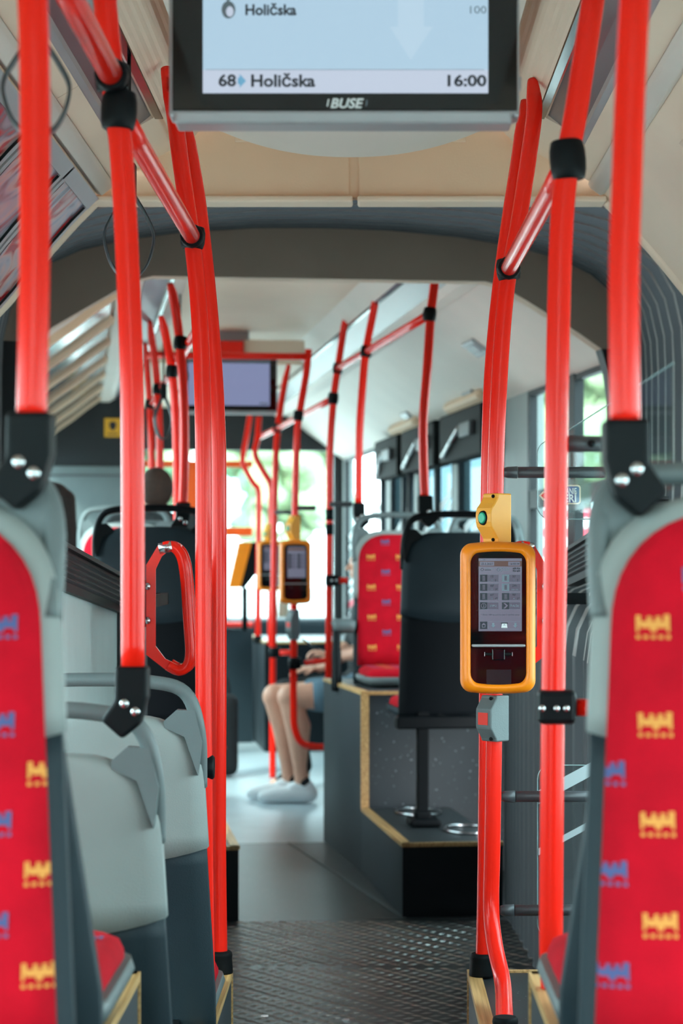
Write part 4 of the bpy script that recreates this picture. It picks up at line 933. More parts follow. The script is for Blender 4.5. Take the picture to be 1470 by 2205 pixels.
# ============================================================ POSTER FRAMES on the left cove
for k_, (ya, yb, lab) in enumerate(((4.62, 5.10, 'silver poster frame on the left cove, second from the joint'), (5.12, 5.56, 'silver poster frame on the left cove nearest the joint'), (3.6, 4.6, 'silver poster frame on the left cove over the corner strap'))):
    t = thing(R, 'poster_frame', lab, 'poster', (-.8, (ya+yb)/2, 2.0), 'poster frames on the left cove')
    def cp(s, y, off):
        x, z = cove(s); x2, z2 = cove(min(1, s+.02)); x1, z1 = cove(max(0, s-.02)); d = Vector((x2-x1, 0, z2-z1)).normalized(); n_ = Vector((d.z, 0, -d.x)); n_ = n_ if n_.z < 0 else -n_
        p = Vector((x, y, z))+n_*off; return Vector((-p.x, p.y, p.z))
    m = MB(); m.grid(lambda u, v: cp(.07+.80*v, ya+.025+(yb-ya-.05)*u, .008), 8, 14, 0); part(t, 'print', m, [M['poster'], M['postered']])
    m2 = MB(); m2.grid(lambda u, v: cp(.55+.32*v, ya+.025+(yb-ya-.05)*u, .0095), 4, 6, 0); part(t, 'red_print', m2, M['postered'])
    m = MB()
    for a, b, w_ in ((ya, ya+.028, 0), (yb-.028, yb, 0)):
        m.rings([[cp(.03+.86*j/12, a, .002), cp(.03+.86*j/12, a, .014), cp(.03+.86*j/12, b, .014), cp(.03+.86*j/12, b, .002)] for j in range(13)], 0, True, True, False)
    for s0, s1 in ((.02, .075), (.87, .91)):
        m.rings([[cp(s0, yy, .002), cp(s0, yy, .015), cp(s1, yy, .015), cp(s1, yy, .002)] for yy in (ya, (ya+yb)/2, yb)], 0, True, True, False)
    part(t, 'silver_frame', m, M['silver'])
    m = MB()
    for a in (ya+.028, yb-.032):
        m = MB(); m.rings([[cp(.08+.79*j/12, a, .009), cp(.08+.79*j/12, a, .0145), cp(.08+.79*j/12, a+.004, .0145), cp(.08+.79*j/12, a+.004, .009)] for j in range(13)], 0, True, True, False); part(t, 'dark_gasket', m, M['black'])
# recessed vent on the right cove
t = thing(R, 'ceiling_vent', 'recessed vent with beige rim on the right cove', 'vent', (.86, 4.4, 1.95))
def cq(s, y, off):
    p = cove(s); x2, z2 = cove(min(1, s+.02)); d = Vector((x2-p[0], 0, z2-p[1])).normalized(); n_ = Vector((d.z, 0, -d.x)); n_ = n_ if n_.z < 0 else -n_
    return Vector((p[0], y, p[1]))+n_*off
m = MB()
for (s0, s1, a, b) in ((.12, .17, 3.5, 4.55), (.17, .70, 4.47, 4.55), (.66, .70, 3.5, 4.55)):
    m.rings([[cq(s, a, .0), cq(s, a, .016), cq(s, b, .016), cq(s, b, .0)] for s in [s0+(s1-s0)*j/6 for j in range(7)]], 0)
part(t, 'rim', m, M['cream']); m = MB(); m.grid(lambda u, v: cq(.22+.40*v, 3.5+.90*u, .004), 3, 6); part(t, 'dark_grille', m, M['lamp'])
# ============================================================ FRONT CAR: platforms, seats
seat_box(F, 'low wood-edged platform under the black pedestal seat on the right', 1, .297, .665, 0, 1.15, .267, bottom=-.03, far=False, near=True)
seat_box(F, 'low wood-edged platform just past the joint on the left', -1, .294, .665, 0, 1.15, .267, bottom=-.03, far=False, near=True)
seat_box(F, 'speckled wheel box with vertical wood trim under the red right seat', 1, .255, 1.16, 1.15, 2.20, .745, bottom=-.03, far=False, near=True, dx=.042, front_m='box')
seat_box(F, 'speckled wheel box under the rear-facing red seats on the left', -1, .255, 1.16, 1.15, 3.05, .745, bottom=-.03, far=False, near=True, dx=.042, front_m='box')
for sd in (1,):
    m = MB(); m.bx((sd*.292, 1.138, .27), (sd*.325, 1.152, .745)); struct(F, 'trim_17', m, M['wood'])
    m = MB()
    for cx_, cy_ in ((.50, .95), (.60, .35)):
        m.tube([(cx_+.09*math.cos(i*PI/14), cy_+.13*math.sin(i*PI/14), .272) for i in range(28)], .007, 8, closed=True)
    struct(F, 'trim_18', m, M['steel'])
GF = 'seats in the front car'
def pedestal(t, xc, y, z0, z1):
    m = MB(); m.bx((xc-.235, y-.06, z1-.05), (xc+.22, y+.02, z1-.0), 0, .008); m.bx((xc-.155, y-.05, z0+.03), (xc-.11, y-.008, z1-.04), 0, .006); part(t, 'pedestal_leg', m, M['black'])
    m = MB(); m.bx((xc-.19, y-.10, z0), (xc-.07, y+.03, z0+.03), 0, .01); m.bx((xc-.165, y-.06, z0+.02), (xc-.10, y+.0, z0+.06), 0, .012); part(t, 'pedestal_foot', m, M['black'])
t = seat(F, 'black-backed pedestal seat on the right between ticket machine and red seat', 'seat', .585, .60, .74, 1, GF, hb=.655, base=(.225, .215), rec=.14, dark=1, bottom=-.07, shell_lo=.34, org_z=.267); pedestal(t, .585, .56, .267, .69)
t = seat(F, 'black-backed pedestal seat behind the twin left poles', 'seat', -.585, .60, .74, 1, GF, hb=.675, base=(.225, .215), rec=.14, dark=1, bottom=-.07, shell_lo=.34, org_z=.267); pedestal(t, -.585, .56, .267, .69)
ts = seat(F, 'red rear-facing seat on the speckled wheel box with black armrest', 'seat', .565, 1.86, .82, -1, GF, hb=.60, base=(.215, .20), rec=.12, bottom=-.075, org_z=.745, pk=1.25)
m = MB(); m.tube([(.36, 1.90, .99), (.335, 1.90, .995), (.275, 1.89, .995), (.262, 1.89, .99)], [.030, .033, .033, .024], 14); part(ts, 'armrest_bracket', m, M['midgrey'])
m = MB(); m.tube(curve([(.275, 1.86, .97), (.272, 1.835, .90), (.268, 1.80, .78), (.266, 1.79, .71)], 5), [.018]*6+[.021]*5+[.024]*4+[.018], 12); part(ts, 'armrest', m, M['black'])
seat(F, 'red rear-facing window seat mostly hidden behind the black pedestal seat', 'seat', .967, 1.86, .82, -1, GF, hb=.60, base=(.175, .165), rec=.12, bottom=-.075, org_z=.745, cw=.84)
seat(F, 'red rear-facing seat on the left past the black pedestal seat', 'seat', -.655, 1.86, .83, -1, GF, hb=.62, base=(.215, .20), rec=.12, bottom=-.085, org_z=.745)
t = seat(F, 'grey seat the balding person sits in, left of the aisle', 'seat', -.56, 2.28, .825, 1, GF, hb=.56, base=(.215, .20), rec=.12, dark=2, bottom=-.075, org_z=.75)
t = seat(F, 'grey window seat the long-haired person sits in', 'seat', -.975, 2.28, .825, 1, GF, hb=.44, base=(.185, .175), rec=.12, dark=2, bottom=-.075, org_z=.75, cw=.86, handle=False)
seat_box(F, 'far dark seat box with yellowish trim near the front doors', 1, .38, 1.16, 6.9, 8.3, .735, bottom=0, far=False, near=True)
# side bench for the passenger in shorts
t = thing(F, 'bus_seat', 'side-facing seat under the passenger in blue shorts', 'seat', (.78, 3.80, 0), GF)
m = MB(); m.bx((.66, 3.50, .40), (1.06, 4.84, .46), 0, .02); part(t, 'seat_cushion', m, M['fabric'])
m = MB(); m.bx((1.06, 3.50, .42), (1.12, 4.84, .98), 0, .02); part(t, 'back_pad', m, M['fabric'])
m = MB(); m.bx((.84, 3.54, 0), (1.11, 4.80, .40), 0, .01); part(t, 'base', m, M['boxdark'])
# ============================================================ FRONT CAR: poles
GPF = 'front car red poles'
t, c = pole(F, 'red pole rising from the black pedestal seat on the right', [Q(960, 430, 8.50), Q(944, 530, 8.52), Q(934, 620, 8.54), Q(927, 680, 8.54), Q(919, 800, 8.54), Q(911, 900, 8.54), Q(911, 980, 8.54), Q(914, 1070, 8.54)], group=GPF)
socket(t, c[-1], 1, k=1.15); rR1 = Q(925, 677, 8.54); joint(t, rR1, (.1, 0, 1), rR1+Vector((0, 1, 0)))
t, c = pole(F, 'red pole rising from the red rear-facing right seat', [Q(813, 620, 10.05), Q(802, 680, 10.08), Q(787, 760, 10.08), Q(779, 850, 10.08), Q(773, 950, 10.08), Q(772, 1085, 10.08)], group=GPF)
socket(t, c[-1], 1, k=1.1); rR2 = Q(788, 757, 10.08); joint(t, rR2, (.1, 0, 1), None)
t, c = pole(F, 'red pole with black bands standing left of the red right seat', [Q(747, 668, 11.0), Q(738, 720, 11.03), Q(726, 800, 11.03), Q(717, 870, 11.03), Q(710, 980, 11.03), Q(709, 1100, 11.03), Q(708, 1320, 11.03), Q(706, 1640, 11.03), (Q(706, 1640, 11.03).x, Q(706, 1640, 11.03).y, .0)], group=GPF)
rR3 = Q(727, 793, 11.03); joint(t, rR3, (.1, 0, 1), None); rS3 = Q(717, 858, 11.03); joint(t, rS3, (.1, 0, 1), None, .027, .056)
for a in (1108, 1140): m = MB(); m.tube([Q(709, a-12, 11.03), Q(709, a+12, 11.03)], .0195, 16); part(t, 'black_band', m, M['black'])
q = Q(716, 1250, 11.0); m = MB(); m.bx((q.x-.036, q.y-.03, q.z-.028), (q.x+.030, q.y+.03, q.z+.028), 0, .01); cl = part(t, 'clamp', m, M['black'])
for dx in (-.008, .014): m = MB(); m.ell((q.x+dx, q.y-.031, q.z), (.007, .005, .007), 0, 10, 6); part(cl, 'bolt', m, M['steel'])
m = MB(); m.tube([(q.x+.02, q.y, q.z), (q.x+.075, q.y, q.z)], .016, 12); part(t, 'stub_tube', m, M['red'])
pz = 11.2
t, c = pole(F, 'red pole of the second ticket machine, curving at its foot into the wheel box', [Q(664, 752, pz), Q(660, 800, pz), Q(648, 870, pz), Q(640, 930, pz), Q(636, 1050, pz), Q(634, 1200, pz), Q(632, 1400, pz), Q(632, 1520, pz), Q(635, 1570, pz), Q(650, 1600, pz), Q(680, 1608, pz), Q(720, 1608, pz)], group=GPF, taper=False)
rS4 = Q(642, 895, pz); joint(t, rS4, (.1, 0, 1), None)
q = Q(648, 1428, pz); joint(t, Q(633, 1428, pz), (0, 0, 1), q, r=.030, h=.06)
m = MB(); m.tube([Q(655, 1428, pz), Q(700, 1422, pz), Q(728, 1420, pz)], .014, 12); part(t, 'stub_tube', m, M['red'])
pz5 = 13.15
t, c = pole(F, 'thick red floor pole behind the bare knee', [Q(622, 785, pz5), Q(612, 830, pz5), Q(601, 900, pz5), Q(594, 980, pz5), Q(591, 1100, pz5), Q(589, 1300, pz5), Q(587, 1500, pz5), (Q(587, 1600, pz5).x, Q(587, 1600, pz5).y, 0)], .019, group=GPF)
rS5 = Q(598, 922, pz5); joint(t, rS5, (.1, 0, 1), None); q5 = Q(590, 1405, pz5); joint(t, q5, (0, 0, 1), q5+Vector((1, 0, 0)), r=.032, h=.06)
m = MB(); m.tube([q5+Vector((.03, -.02, 0)), q5+Vector((.13, -.03, 0))], .016, 12); part(t, 'stub_tube', m, M['red'])
rail(F, 'red overhead rail along the right of the front car', rR1+Vector((0, .03, 0)), rR3+Vector((0, .02, 0)))
rail(F, 'red overhead rail dropping from ball clamp above the second ticket machine', rS3+Vector((0, .03, 0)), rS5+Vector((0, .02, 0)))
a = Q(552, 945, 14.6); rail(F, 'pale lit end of overhead rail near the windscreen', rS5+Vector((0, .04, 0)), a)
# left-hand poles
t, c = pole(F, 'red pole on the left rising from the far black-backed seat', [Q(366, 610, 8.45), Q(375, 650, 8.48), Q(385, 720, 8.5), Q(392, 800, 8.5), Q(397, 900, 8.5), Q(397, 1000, 8.5), Q(394, 1085, 8.5)], group=GPF)
socket(t, c[-1], -1, k=1.15); rL1 = Q(400, 738, 8.47); joint(t, Q(388, 738, 8.5), (.1, 0, 1), None)
t, c = pole(F, 'red pole on the left, second past the joint, clamped to rail', [Q(346, 680, 9.25), Q(356, 720, 9.27), Q(369, 790, 9.27), Q(376, 860, 9.27), Q(380, 950, 9.27), Q(382, 1100, 9.27), Q(383, 1480, 9.27)], group=GPF)
rL2 = Q(379, 778, 9.25); joint(t, Q(370, 800, 9.27), (.1, 0, 1), None)
t, c = pole(F, 'red pole on the left, third past the joint', [Q(322, 690, 10.7), Q(328, 740, 10.75), Q(336, 800, 10.8), Q(341, 870, 10.8), Q(344, 960, 10.8), Q(346, 1180, 10.8), Q(347, 1420, 10.8)], group=GPF)
rL3 = Q(346, 835, 10.8); joint(t, Q(340, 838, 10.8), (.1, 0, 1), None)
t, c = pole(F, 'thin red pole on the left, farthest past the joint, beside man\'s head', [Q(312, 735, 11.9), Q(317, 800, 11.95), Q(322, 870, 12.0), Q(326, 960, 12.0), Q(327, 1060, 12.0), Q(328, 1330, 12.0)], group=GPF)
rL4 = Q(328, 868, 12.0); joint(t, Q(322, 870, 12.0), (.1, 0, 1), None)
rail(F, 'red overhead rail along the left of the front car', rL1+Vector((.02, -.75, 0)), rL4)
strap(F, 'small grey strap loop in front of the far screen', Q(388, 765, 10.2), .17, .07, .3)
strap(F, 'dark grey strap loop hanging beside the left front poles', Q(352, 850, 10.0), .20, .09, .5)
# cross bar with red sign box
q0 = Q(400, 770, 11.3); q1 = Q(662, 768, pz)
m = MB(); m.tube([Vector((-.52, q1.y, q1.z)), Vector(((q1.x-.52)/2, q1.y, q1.z)), q1], .0175, 14); single(F, 'cross_bar', 'red cross bar under the ceiling before the far screen', 'rail', m, M['red'])
q = Q(503, 752, 11.9); m = MB(); m.bx((q.x-.16, q.y, q.z-.045), (q.x+.052, q.y+.1, q.z+.045), 0, .004); single(F, 'ceiling_box', 'dark red box on the ceiling above the far screen', 'box', m, M['red'])
q = Q(560, 752, 11.95); m = MB(); m.bx((q.x-.085, q.y, q.z-.035), (q.x+.24, q.y+.1, q.z+.05), 0, .004); single(F, 'ceiling_box', 'beige box on the ceiling beside the dark red box', 'box', m, M['cream'])
monitor(F, 'far hanging screen showing a plain grey-blue page', Q(497, 840, 12.0).x, Q(497, 840, 12.0).y, 2.07, .50, False)
q = Q(637, 1232, 11.08); validator(F, 'second ticket machine, blurred, above the bare knee', q, False)
for nm_, pxx, pyy, dd in (('yellow housing above the second ticket machine', 634, 1138, 11.18), ('yellow housing above the third ticket machine', 582, 1150, 14.17)):
    q = Q(pxx, pyy, dd); holder(F, 'stop_button', nm_, 'stop button', q.x, q.y, q.z, .13, bump, math.radians(35), M['yellow'], M['green'], .0105, 'pole buttons')
q = Q(632, 1345, 11.18); holder(F, 'stop_button', 'grey housing with red button below the second ticket machine', 'stop button', q.x, q.y, q.z, .15, bump2, math.radians(35), M['midgrey'], M['redbtn'], 0, 'pole buttons')
q = Q(582, 1218, 14.08); validator(F, 'third ticket machine half hidden behind the thick floor pole', q, False)
# arms of the door screens in the front car
for lab, (a, b), dd, py_ in (('grey screen arm left of the second yellow housing', (592, 642), 13.12, 1103), ('grey screen arm right of the second yellow housing', (636, 680), 11.2, 1094), ('grey screen arm right of the black-banded pole', (710, 758), 11.0, 1086)):
    m = MB(); m.tube([Q(a, py_, dd), Q(b, py_, dd)], .0125, 12); single(F, 'screen_arm', lab, 'bracket', m, M['tube_grey'])
# ribbed advert frames curving over the left cove of the front car
def on_lcove(s_, y_, off):
    x, z = fcove(s_); x2, z2 = fcove(min(1, s_+.03)); x1, z1 = fcove(max(0, s_-.03)); d = Vector((x2-x1, 0, z2-z1)).normalized(); n_ = Vector((d.z, 0, -d.x)); n_ = n_ if n_.z < 0 else -n_
    p = Vector((x, y_, z))+n_*off; return Vector((-p.x, p.y, p.z))
for k_ in range(6):
    ya = 1.2+k_*1.02; yb = ya+.94; w_ = ('nearest', 'second', 'third', 'fourth', 'fifth', 'sixth')[k_]
    t = thing(F, 'advert_frame', 'shiny advert frame on the front car\'s left cove, %s past the joint' % w_, 'poster', (-.95, (ya+yb)/2, 2.2), 'advert frames in the front car')
    m = MB(); m.grid(lambda u, v: on_lcove(.06+.88*v, ya+.03+(yb-ya-.06)*u, .012), 3, 10); part(t, 'print', m, M['adv'])
    m = MB()
    for a, b in ((ya, ya+.06), (yb-.06, yb)): m.rings([[on_lcove(.03+.94*j/10, a, .0), on_lcove(.03+.94*j/10, a, .030), on_lcove(.03+.94*j/10, b, .030), on_lcove(.03+.94*j/10, b, .0)] for j in range(11)], 0, True, True, False)
    m.rings([[on_lcove(s0, yy, .0), on_lcove(s0, yy, .022), on_lcove(s0+.05, yy, .022), on_lcove(s0+.05, yy, .0)] for s0 in (.94,) for yy in (ya, yb)], 0, True, True, False)
    part(t, 'pale_frame', m, M['beige'])
# black door gear boxes over the right-hand doors
for a, b, lab in ((2.62, 3.84, 'black gear box above the window right of the pole, nearest the joint'), (4.05, 5.26, 'black gear box above the first right-hand door leaf'), (5.45, 6.46, 'black gear box above the farthest right-hand door leaf')):
    t = thing(F, 'door_gear', lab, 'door mechanism', (1.10, (a+b)/2, 1.74), 'door gear boxes')
    m = MB(); m.bx((1.06, a, 1.80), (1.16, b, 2.05), 0, .01); part(t, 'housing', m, M['rubber'])
    m = MB(); m.bx((1.03, a+.15, 1.90), (1.06, a+.45, 1.97), 0, .006); part(t, 'motor', m, M['tube_grey'])
    m = MB(); m.tube([(1.04, a+.5, 1.95), (1.045, b-.2, 1.83)], .014, 10); part(t, 'link_rod', m, M['steel'])
    if a < 3: continue
    m = MB(); m.tube([(1.10, b-.12, .15), (1.10, b-.12, 1.82)], .02, 10); part(t, 'pivot_post', m, M['tube_grey'])
# ============================================================ FRONT END: cab, doors, dashboard
m = MB(); m.bx((-1.16, 7.6, 0), (-.44, 7.66, 2.44)); struct(F, 'wall_cab', m, M['blackwall'])
t = thing(F, 'bulkhead_board', 'grey framed board on the dark cab bulkhead', 'board', (-.78, 7.58, .8)); 
m = MB(); m.bx((-1.16, 7.575, .7), (-.47, 7.60, 1.93), 0, .004); part(t, 'board', m, M['midgrey'])
m = MB(); m.bx((-1.16, 7.57, 1.86), (-.50, 7.576, 1.872)); m.bx((-.508, 7.57, .7), (-.50, 7.576, 1.872)); part(t, 'inset_line', m, M['tube_grey'])
q = Q(243, 920, 15.4); m = MB(); m.bx((q.x-.058, 7.592, q.z-.065), (q.x+.058, 7.60, q.z+.065)); t = thing(F, 'warning_sticker', 'yellow sticker high on the dark cab bulkhead', 'sticker', (q.x, 7.59, q.z-.065)); part(t, 'sheet', m, M['yellabel'])
m = MB(); m.prism([(q.x+a, 7.590, q.z+.012+b) for a, b in ((0, .032), (.024, .022), (.022, -.012), (0, -.034), (-.022, -.012), (-.024, .022))], (0, .002, 0)); m.bx((q.x-.035, 7.59, q.z-.048), (q.x+.035, 7.592, q.z-.040)); part(t, 'emblem', m, M['ink'])
t = thing(F, 'cab_door', 'orange-framed glazed cab door left of the windscreen', 'door', (-.1, 7.7, 0))
m = MB(); m.bx((-.44, 7.66, 1.93), (.36, 7.70, 1.975), 0, .008); m.bx((-.44, 7.66, 1.45), (.36, 7.70, 1.51), 0, .008); m.bx((-.44, 7.66, 0), (-.40, 7.7, 1.97)); part(t, 'frame', m, M['orange_rail'])
m = MB(); m.bx((-.16, 7.66, 1.5), (-.02, 7.69, 1.95), 0, .006); part(t, 'orange_panel', m, M['orange_rail'])
m = MB(); m.bx((-.40, 7.676, 1.5), (.34, 7.682, 1.93)); part(t, 'pane', m, M['glass'])
m = MB(); m.bx((-.44, 7.66, 0), (.36, 7.70, .80)); part(t, 'lower_panel', m, M['dkgrey'])
m = MB(); m.tube([(-.44, 7.64, .83), (.36, 7.64, .83)], .02, 12); part(t, 'red_sill', m, M['red'])
q = Q(528, 1215, 15.2); t = thing(F, 'cab_console', 'slanted orange console with black side near the windscreen', 'console', (q.x, q.y, q.z-.2))
m = MB(); m.prism([(q.x-.115, q.y, q.z-.16), (q.x-.045, q.y, q.z+.15), (q.x+.045, q.y, q.z+.15), (q.x-.035, q.y, q.z-.16)], (0, .1, 0)); part(t, 'orange_front', m, M['orange'])
m = MB(); m.prism([(q.x-.035, q.y+.01, q.z-.16), (q.x+.045, q.y+.01, q.z+.15), (q.x+.11, q.y+.01, q.z+.15), (q.x+.11, q.y+.01, q.z-.02), (q.x+.0, q.y+.01, q.z-.16)], (0, .1, 0)); part(t, 'black_side', m, M['black'])
m = MB(); m.tube([(q.x, q.y+.05, q.z-.16), (q.x, q.y+.05, .80)], .02, 10); part(t, 'stem', m, M['black'])
t = thing(F, 'dashboard', 'black dashboard with pale cloth below the windscreen', 'dashboard', (0, 8.8, 0))
m = MB(); m.bx((-1.1, 8.5, 0), (1.08, 9.08, .84), 0, .04); part(t, 'body', m, M['dkgrey']); m = MB(); m.ell((-.02, 8.62, .86), (.28, .12, .06)); part(t, 'cloth', m, M['whitecloth'])
# front door poles (Y-shaped)
t, c = pole(F, 'bent red pole by the cab door, left of the pair', [Q(538, 895, 15.2), Q(530, 945, 15.2), Q(522, 990, 15.2), Q(528, 1010, 15.2), Q(545, 1040, 15.2), Q(556, 1055, 15.2), Q(557, 1100, 15.2), Q(556, 1250, 15.2), Q(555, 1385, 15.2)], .019, group=GPF, k=4, taper=False)
boot(t, c[-1], .03)
t, c = pole(F, 'bent red pole by the cab door, right of the pair', [Q(558, 897, 14.2), Q(554, 945, 14.2), Q(549, 970, 14.2), Q(553, 990, 14.2), Q(570, 1020, 14.2), Q(582, 1042, 14.2), Q(584, 1080, 14.2), Q(583, 1250, 14.2), Q(582, 1390, 14.2)], .019, group=GPF, k=4, taper=False)
# ============================================================ PEOPLE
def bake(fr, name, mb, m, org, voxel=.008, smooth=6):
    me = mesh_of(mb, name, m, Vector(org)); o = bpy.data.objects.new(name, me); COL.objects.link(o)
    r = o.modifiers.new('r', 'REMESH'); r.mode = 'VOXEL'; r.voxel_size = voxel; r.use_smooth_shade = True
    s_ = o.modifiers.new('s', 'SMOOTH'); s_.iterations = smooth; s_.factor = .5
    dg = bpy.context.evaluated_depsgraph_get(); nm = bpy.data.meshes.new_from_object(o.evaluated_get(dg)); o.modifiers.clear(); o.data = nm; bpy.data.meshes.remove(me)
    nm.name = name; nm.materials.clear()
    for q in (m if isinstance(m, (list, tuple)) else [m]): nm.materials.append(q)
    nm.polygons.foreach_set('use_smooth', [True]*len(nm.polygons)); return o
class Person:
    """figure in its own axes: a = forward, b = to its left, z = up; hip centre at the origin"""
    def __init__(s, fr, label, hip, face, cat='person'):
        s.fr = fr; s.hip = Vector(hip); s.rot = Matrix.Rotation(face, 3, 'Z'); s.org = Vector((hip[0], hip[1], hip[2])); s.body = MB(); s.label = label
    def X(s, a, b, z): return s.hip+s.rot @ Vector((a, b, z))
    def limb(s, mb, pts): 
        for (p, r), (q, r2) in zip(pts[:-1], pts[1:]): mb.cap(s.X(*p), s.X(*q), r, r2)
    def torso(s, mb, k=1.0, lean=.0, sh=.19):
        T = lambda a, b, z: s.X(a-lean*z, b, z)
        for z, wx, wy in ((.02, .12, .17), (.14, .105, .15), (.28, .11, .155), (.40, .115, .17), (.48, .09, .165)): mb.ell(T(0, 0, z), (wx*k, wy*k, .10), rot=s.rot)
        mb.cap(T(0, -sh+.03, .50), T(0, sh-.03, .50), .062*k, .062*k)
    def head(s, c, tilt=0.0):
        rt = s.rot @ Matrix.Rotation(tilt, 3, 'Y'); c = s.X(*c); Y = lambda a, b, z: c+rt @ Vector((a, b, z)); s.hc, s.hr, s.Y = c, rt, Y
        b = s.body; b.ell(c, (.097, .076, .100), rot=rt); b.ell(Y(.028, 0, -.055), (.066, .058, .070), rot=rt); b.ell(Y(.055, 0, -.095), (.030, .034, .024), rot=rt)
        b.cap(Y(.092, 0, -.002), Y(.112, 0, -.034), .009, .014)
        for q in (-1, 1): b.ell(Y(-.004, q*.080, -.012), (.018, .009, .032), rot=rt); b.ell(Y(.088, q*.030, .014), (.014, .022, .008), rot=rt)
        b.ell(Y(.088, 0, -.062), (.012, .024, .006), rot=rt); b.ell(Y(.086, 0, -.073), (.013, .021, .007), rot=rt)
        b.cap(Y(-.018, 0, -.07), s.X(-.02, 0, .50), .056, .060)
    def eyes(s, root):
        for q in (-1, 1):
            m = MB(); m.ell(s.Y(.083, q*.031, .000), (.012, .013, .010), 0, 10, 8, s.hr); part_abs(root, 'eye', m, M['white'])
    def hand(s, mb, wrist, d, up, curl=.5, side=1, k=1.0):
        w = s.X(*wrist); d = (s.rot @ Vector(d)).normalized(); u = (s.rot @ Vector(up)); u = (u-d*u.dot(d)).normalized(); r = d.cross(u)*side
        pc = w+d*.05*k
        for t_ in (-.028, -.010, .010, .028): mb.cap(w+r*t_*.6*k, w+d*.085*k+r*t_*k, .013*k, .012*k)
        for i, (t_, L_) in enumerate(((-.030, .058), (-.010, .072), (.011, .078), (.031, .070))):
            p = w+d*.088*k+r*t_*k; dd = d
            for seg in (.42, .33, .25):
                dd = (dd*math.cos(curl*.9)-u*math.sin(curl*.9)); q = p+dd*L_*seg*k; mb.cap(p, q, .0088*k, .0080*k); p = q; u2 = u
                u = (u*math.cos(curl*.9)+d*0+dd*0) if False else (u-dd*u.dot(dd)).normalized()
            u = (s.rot @ Vector(up)); u = (u-d*u.dot(d)).normalized()
        p = w+d*.030*k+r*.032*k; q = p+(d*.6+r*.7-u*.3).normalized()*.036*k; mb.cap(p, q, .0115*k, .0100*k); q2 = q+(d*.9+r*.1-u*.35).normalized()*.030*k; mb.cap(q, q2, .0098*k, .0085*k)
def part_abs(root, name, mb, m):
    return part(root, name, mb, m)
def finish(p, root_name, voxel=.009, m=None):
    o = bake(p.fr, root_name, p.body, m or M['skin'], p.org, voxel); o.location = p.fr.w(p.org); o.rotation_euler = (0, 0, p.fr.yaw); tag(o, p.label, 'person'); o['_o'] = [float(v) for v in p.org]
    return o
def cloth(p, root, name, mb, m, voxel=.010):
    o = bake(p.fr, name, mb, m, p.org, voxel); o.parent = root; return o
# --- passenger in shorts, seated facing the aisle (legs and hands in view)
pk = Person(F, 'seated person in blue shorts and white shoes, holding a phone on lap', (.68, 3.83, .60), PI-.10)
b = pk.body
legs = {1: [(0, .09, -.03), (.43, .10, -.035), (.355, .10, -.50)], -1: [(0, -.09, -.03), (.51, -.05, -.040), (.42, -.07, -.50)]}
for q, (h_, kn, an) in legs.items():
    pk.limb(b, [(h_, .088), ((kn[0]*.55, kn[1], kn[2]+.005), .078), ((kn[0]-.03, kn[1], kn[2]), .062)])
    b.ell(pk.X(kn[0]-.005, kn[1], kn[2]-.005), (.066, .062, .070), rot=pk.rot)
    mid = tuple(kn[i]*.66+an[i]*.34 for i in range(3)); mid = (mid[0]-.025, mid[1], mid[2])
    pk.limb(b, [((kn[0]-.01, kn[1], kn[2]-.03), .060), (mid, .069), (tuple(kn[i]*.2+an[i]*.8 for i in range(3)), .037), ((an[0], an[1], an[2]-.05), .036)])
pk.torso(b, .95, .12); pk.head((-.02, 0, .71), .25)
for q in (-1, 1):
    pk.limb(b, [((-.05, q*.19, .48), .050), ((-.02, q*.24, .21), .042)]); pk.limb(b, [((-.02, q*.24, .21), .042), ((.19, q*.07, .17), .028)])
    pk.hand(b, (.19, q*.07, .17), (.85, -.40*q, .30), (.1, -.2*q, 1), .55, -q)
root = finish(pk, 'person', .0065)
m = MB()
for q, (h_, kn, an) in legs.items():
    pk.limb(m, [((h_[0], h_[1], h_[2]), .102), ((kn[0]*.42, kn[1], kn[2]+.008), .096), ((kn[0]*.56, kn[1], kn[2]+.006), .094)])
m.ell(pk.X(0, 0, 0), (.14, .19, .12), rot=pk.rot); cloth(pk, root, 'shorts', m, M['denim'])
m = MB(); pk.torso(m, 1.08, .12)
for q in (-1, 1): pk.limb(m, [((-.05, q*.19, .48), .064), ((-.025, q*.23, .27), .060)])
cloth(pk, root, 'shirt', m, M['blackcloth'])
m = MB(); m.ell(pk.Y(-.016, 0, .024), (.096, .083, .088), rot=pk.hr); cloth(pk, root, 'hair', m, M['hairb'], .008); pk.eyes(root)
for q, (h_, kn, an) in legs.items():
    m = MB(); A = lambda a, z, dy=0: (an[0]+a, an[1]+dy, z)
    floor_ = -.60
    pk.limb(m, [(A(-.035, floor_+.050), .047), (A(.06, floor_+.050), .048), (A(.15, floor_+.042), .042), (A(.205, floor_+.036), .034)])
    pk.limb(m, [(A(-.02, floor_+.085), .042), (A(.045, floor_+.075), .042)]); m.map(lambda v: Vector((v.x, v.y, max(v.z, 0.001))))
    sh = cloth(pk, root, 'shoe', m, M['shoe'], .007)
    m = MB(); pk.limb(m, [(A(-.012, floor_+.085), .041), (A(-.004, floor_+.112), .0395)]); cloth(pk, root, 'sock', m, M['blackcloth'], .007)
m = MB(); m.box(pk.X(.30, 0, .225), (.012, .075, .15), 0, pk.rot @ Matrix.Rotation(.9, 3, 'Y'), .004)
single(F, 'phone', 'dark phone held above the blue shorts', 'phone', m, M['gloss'])
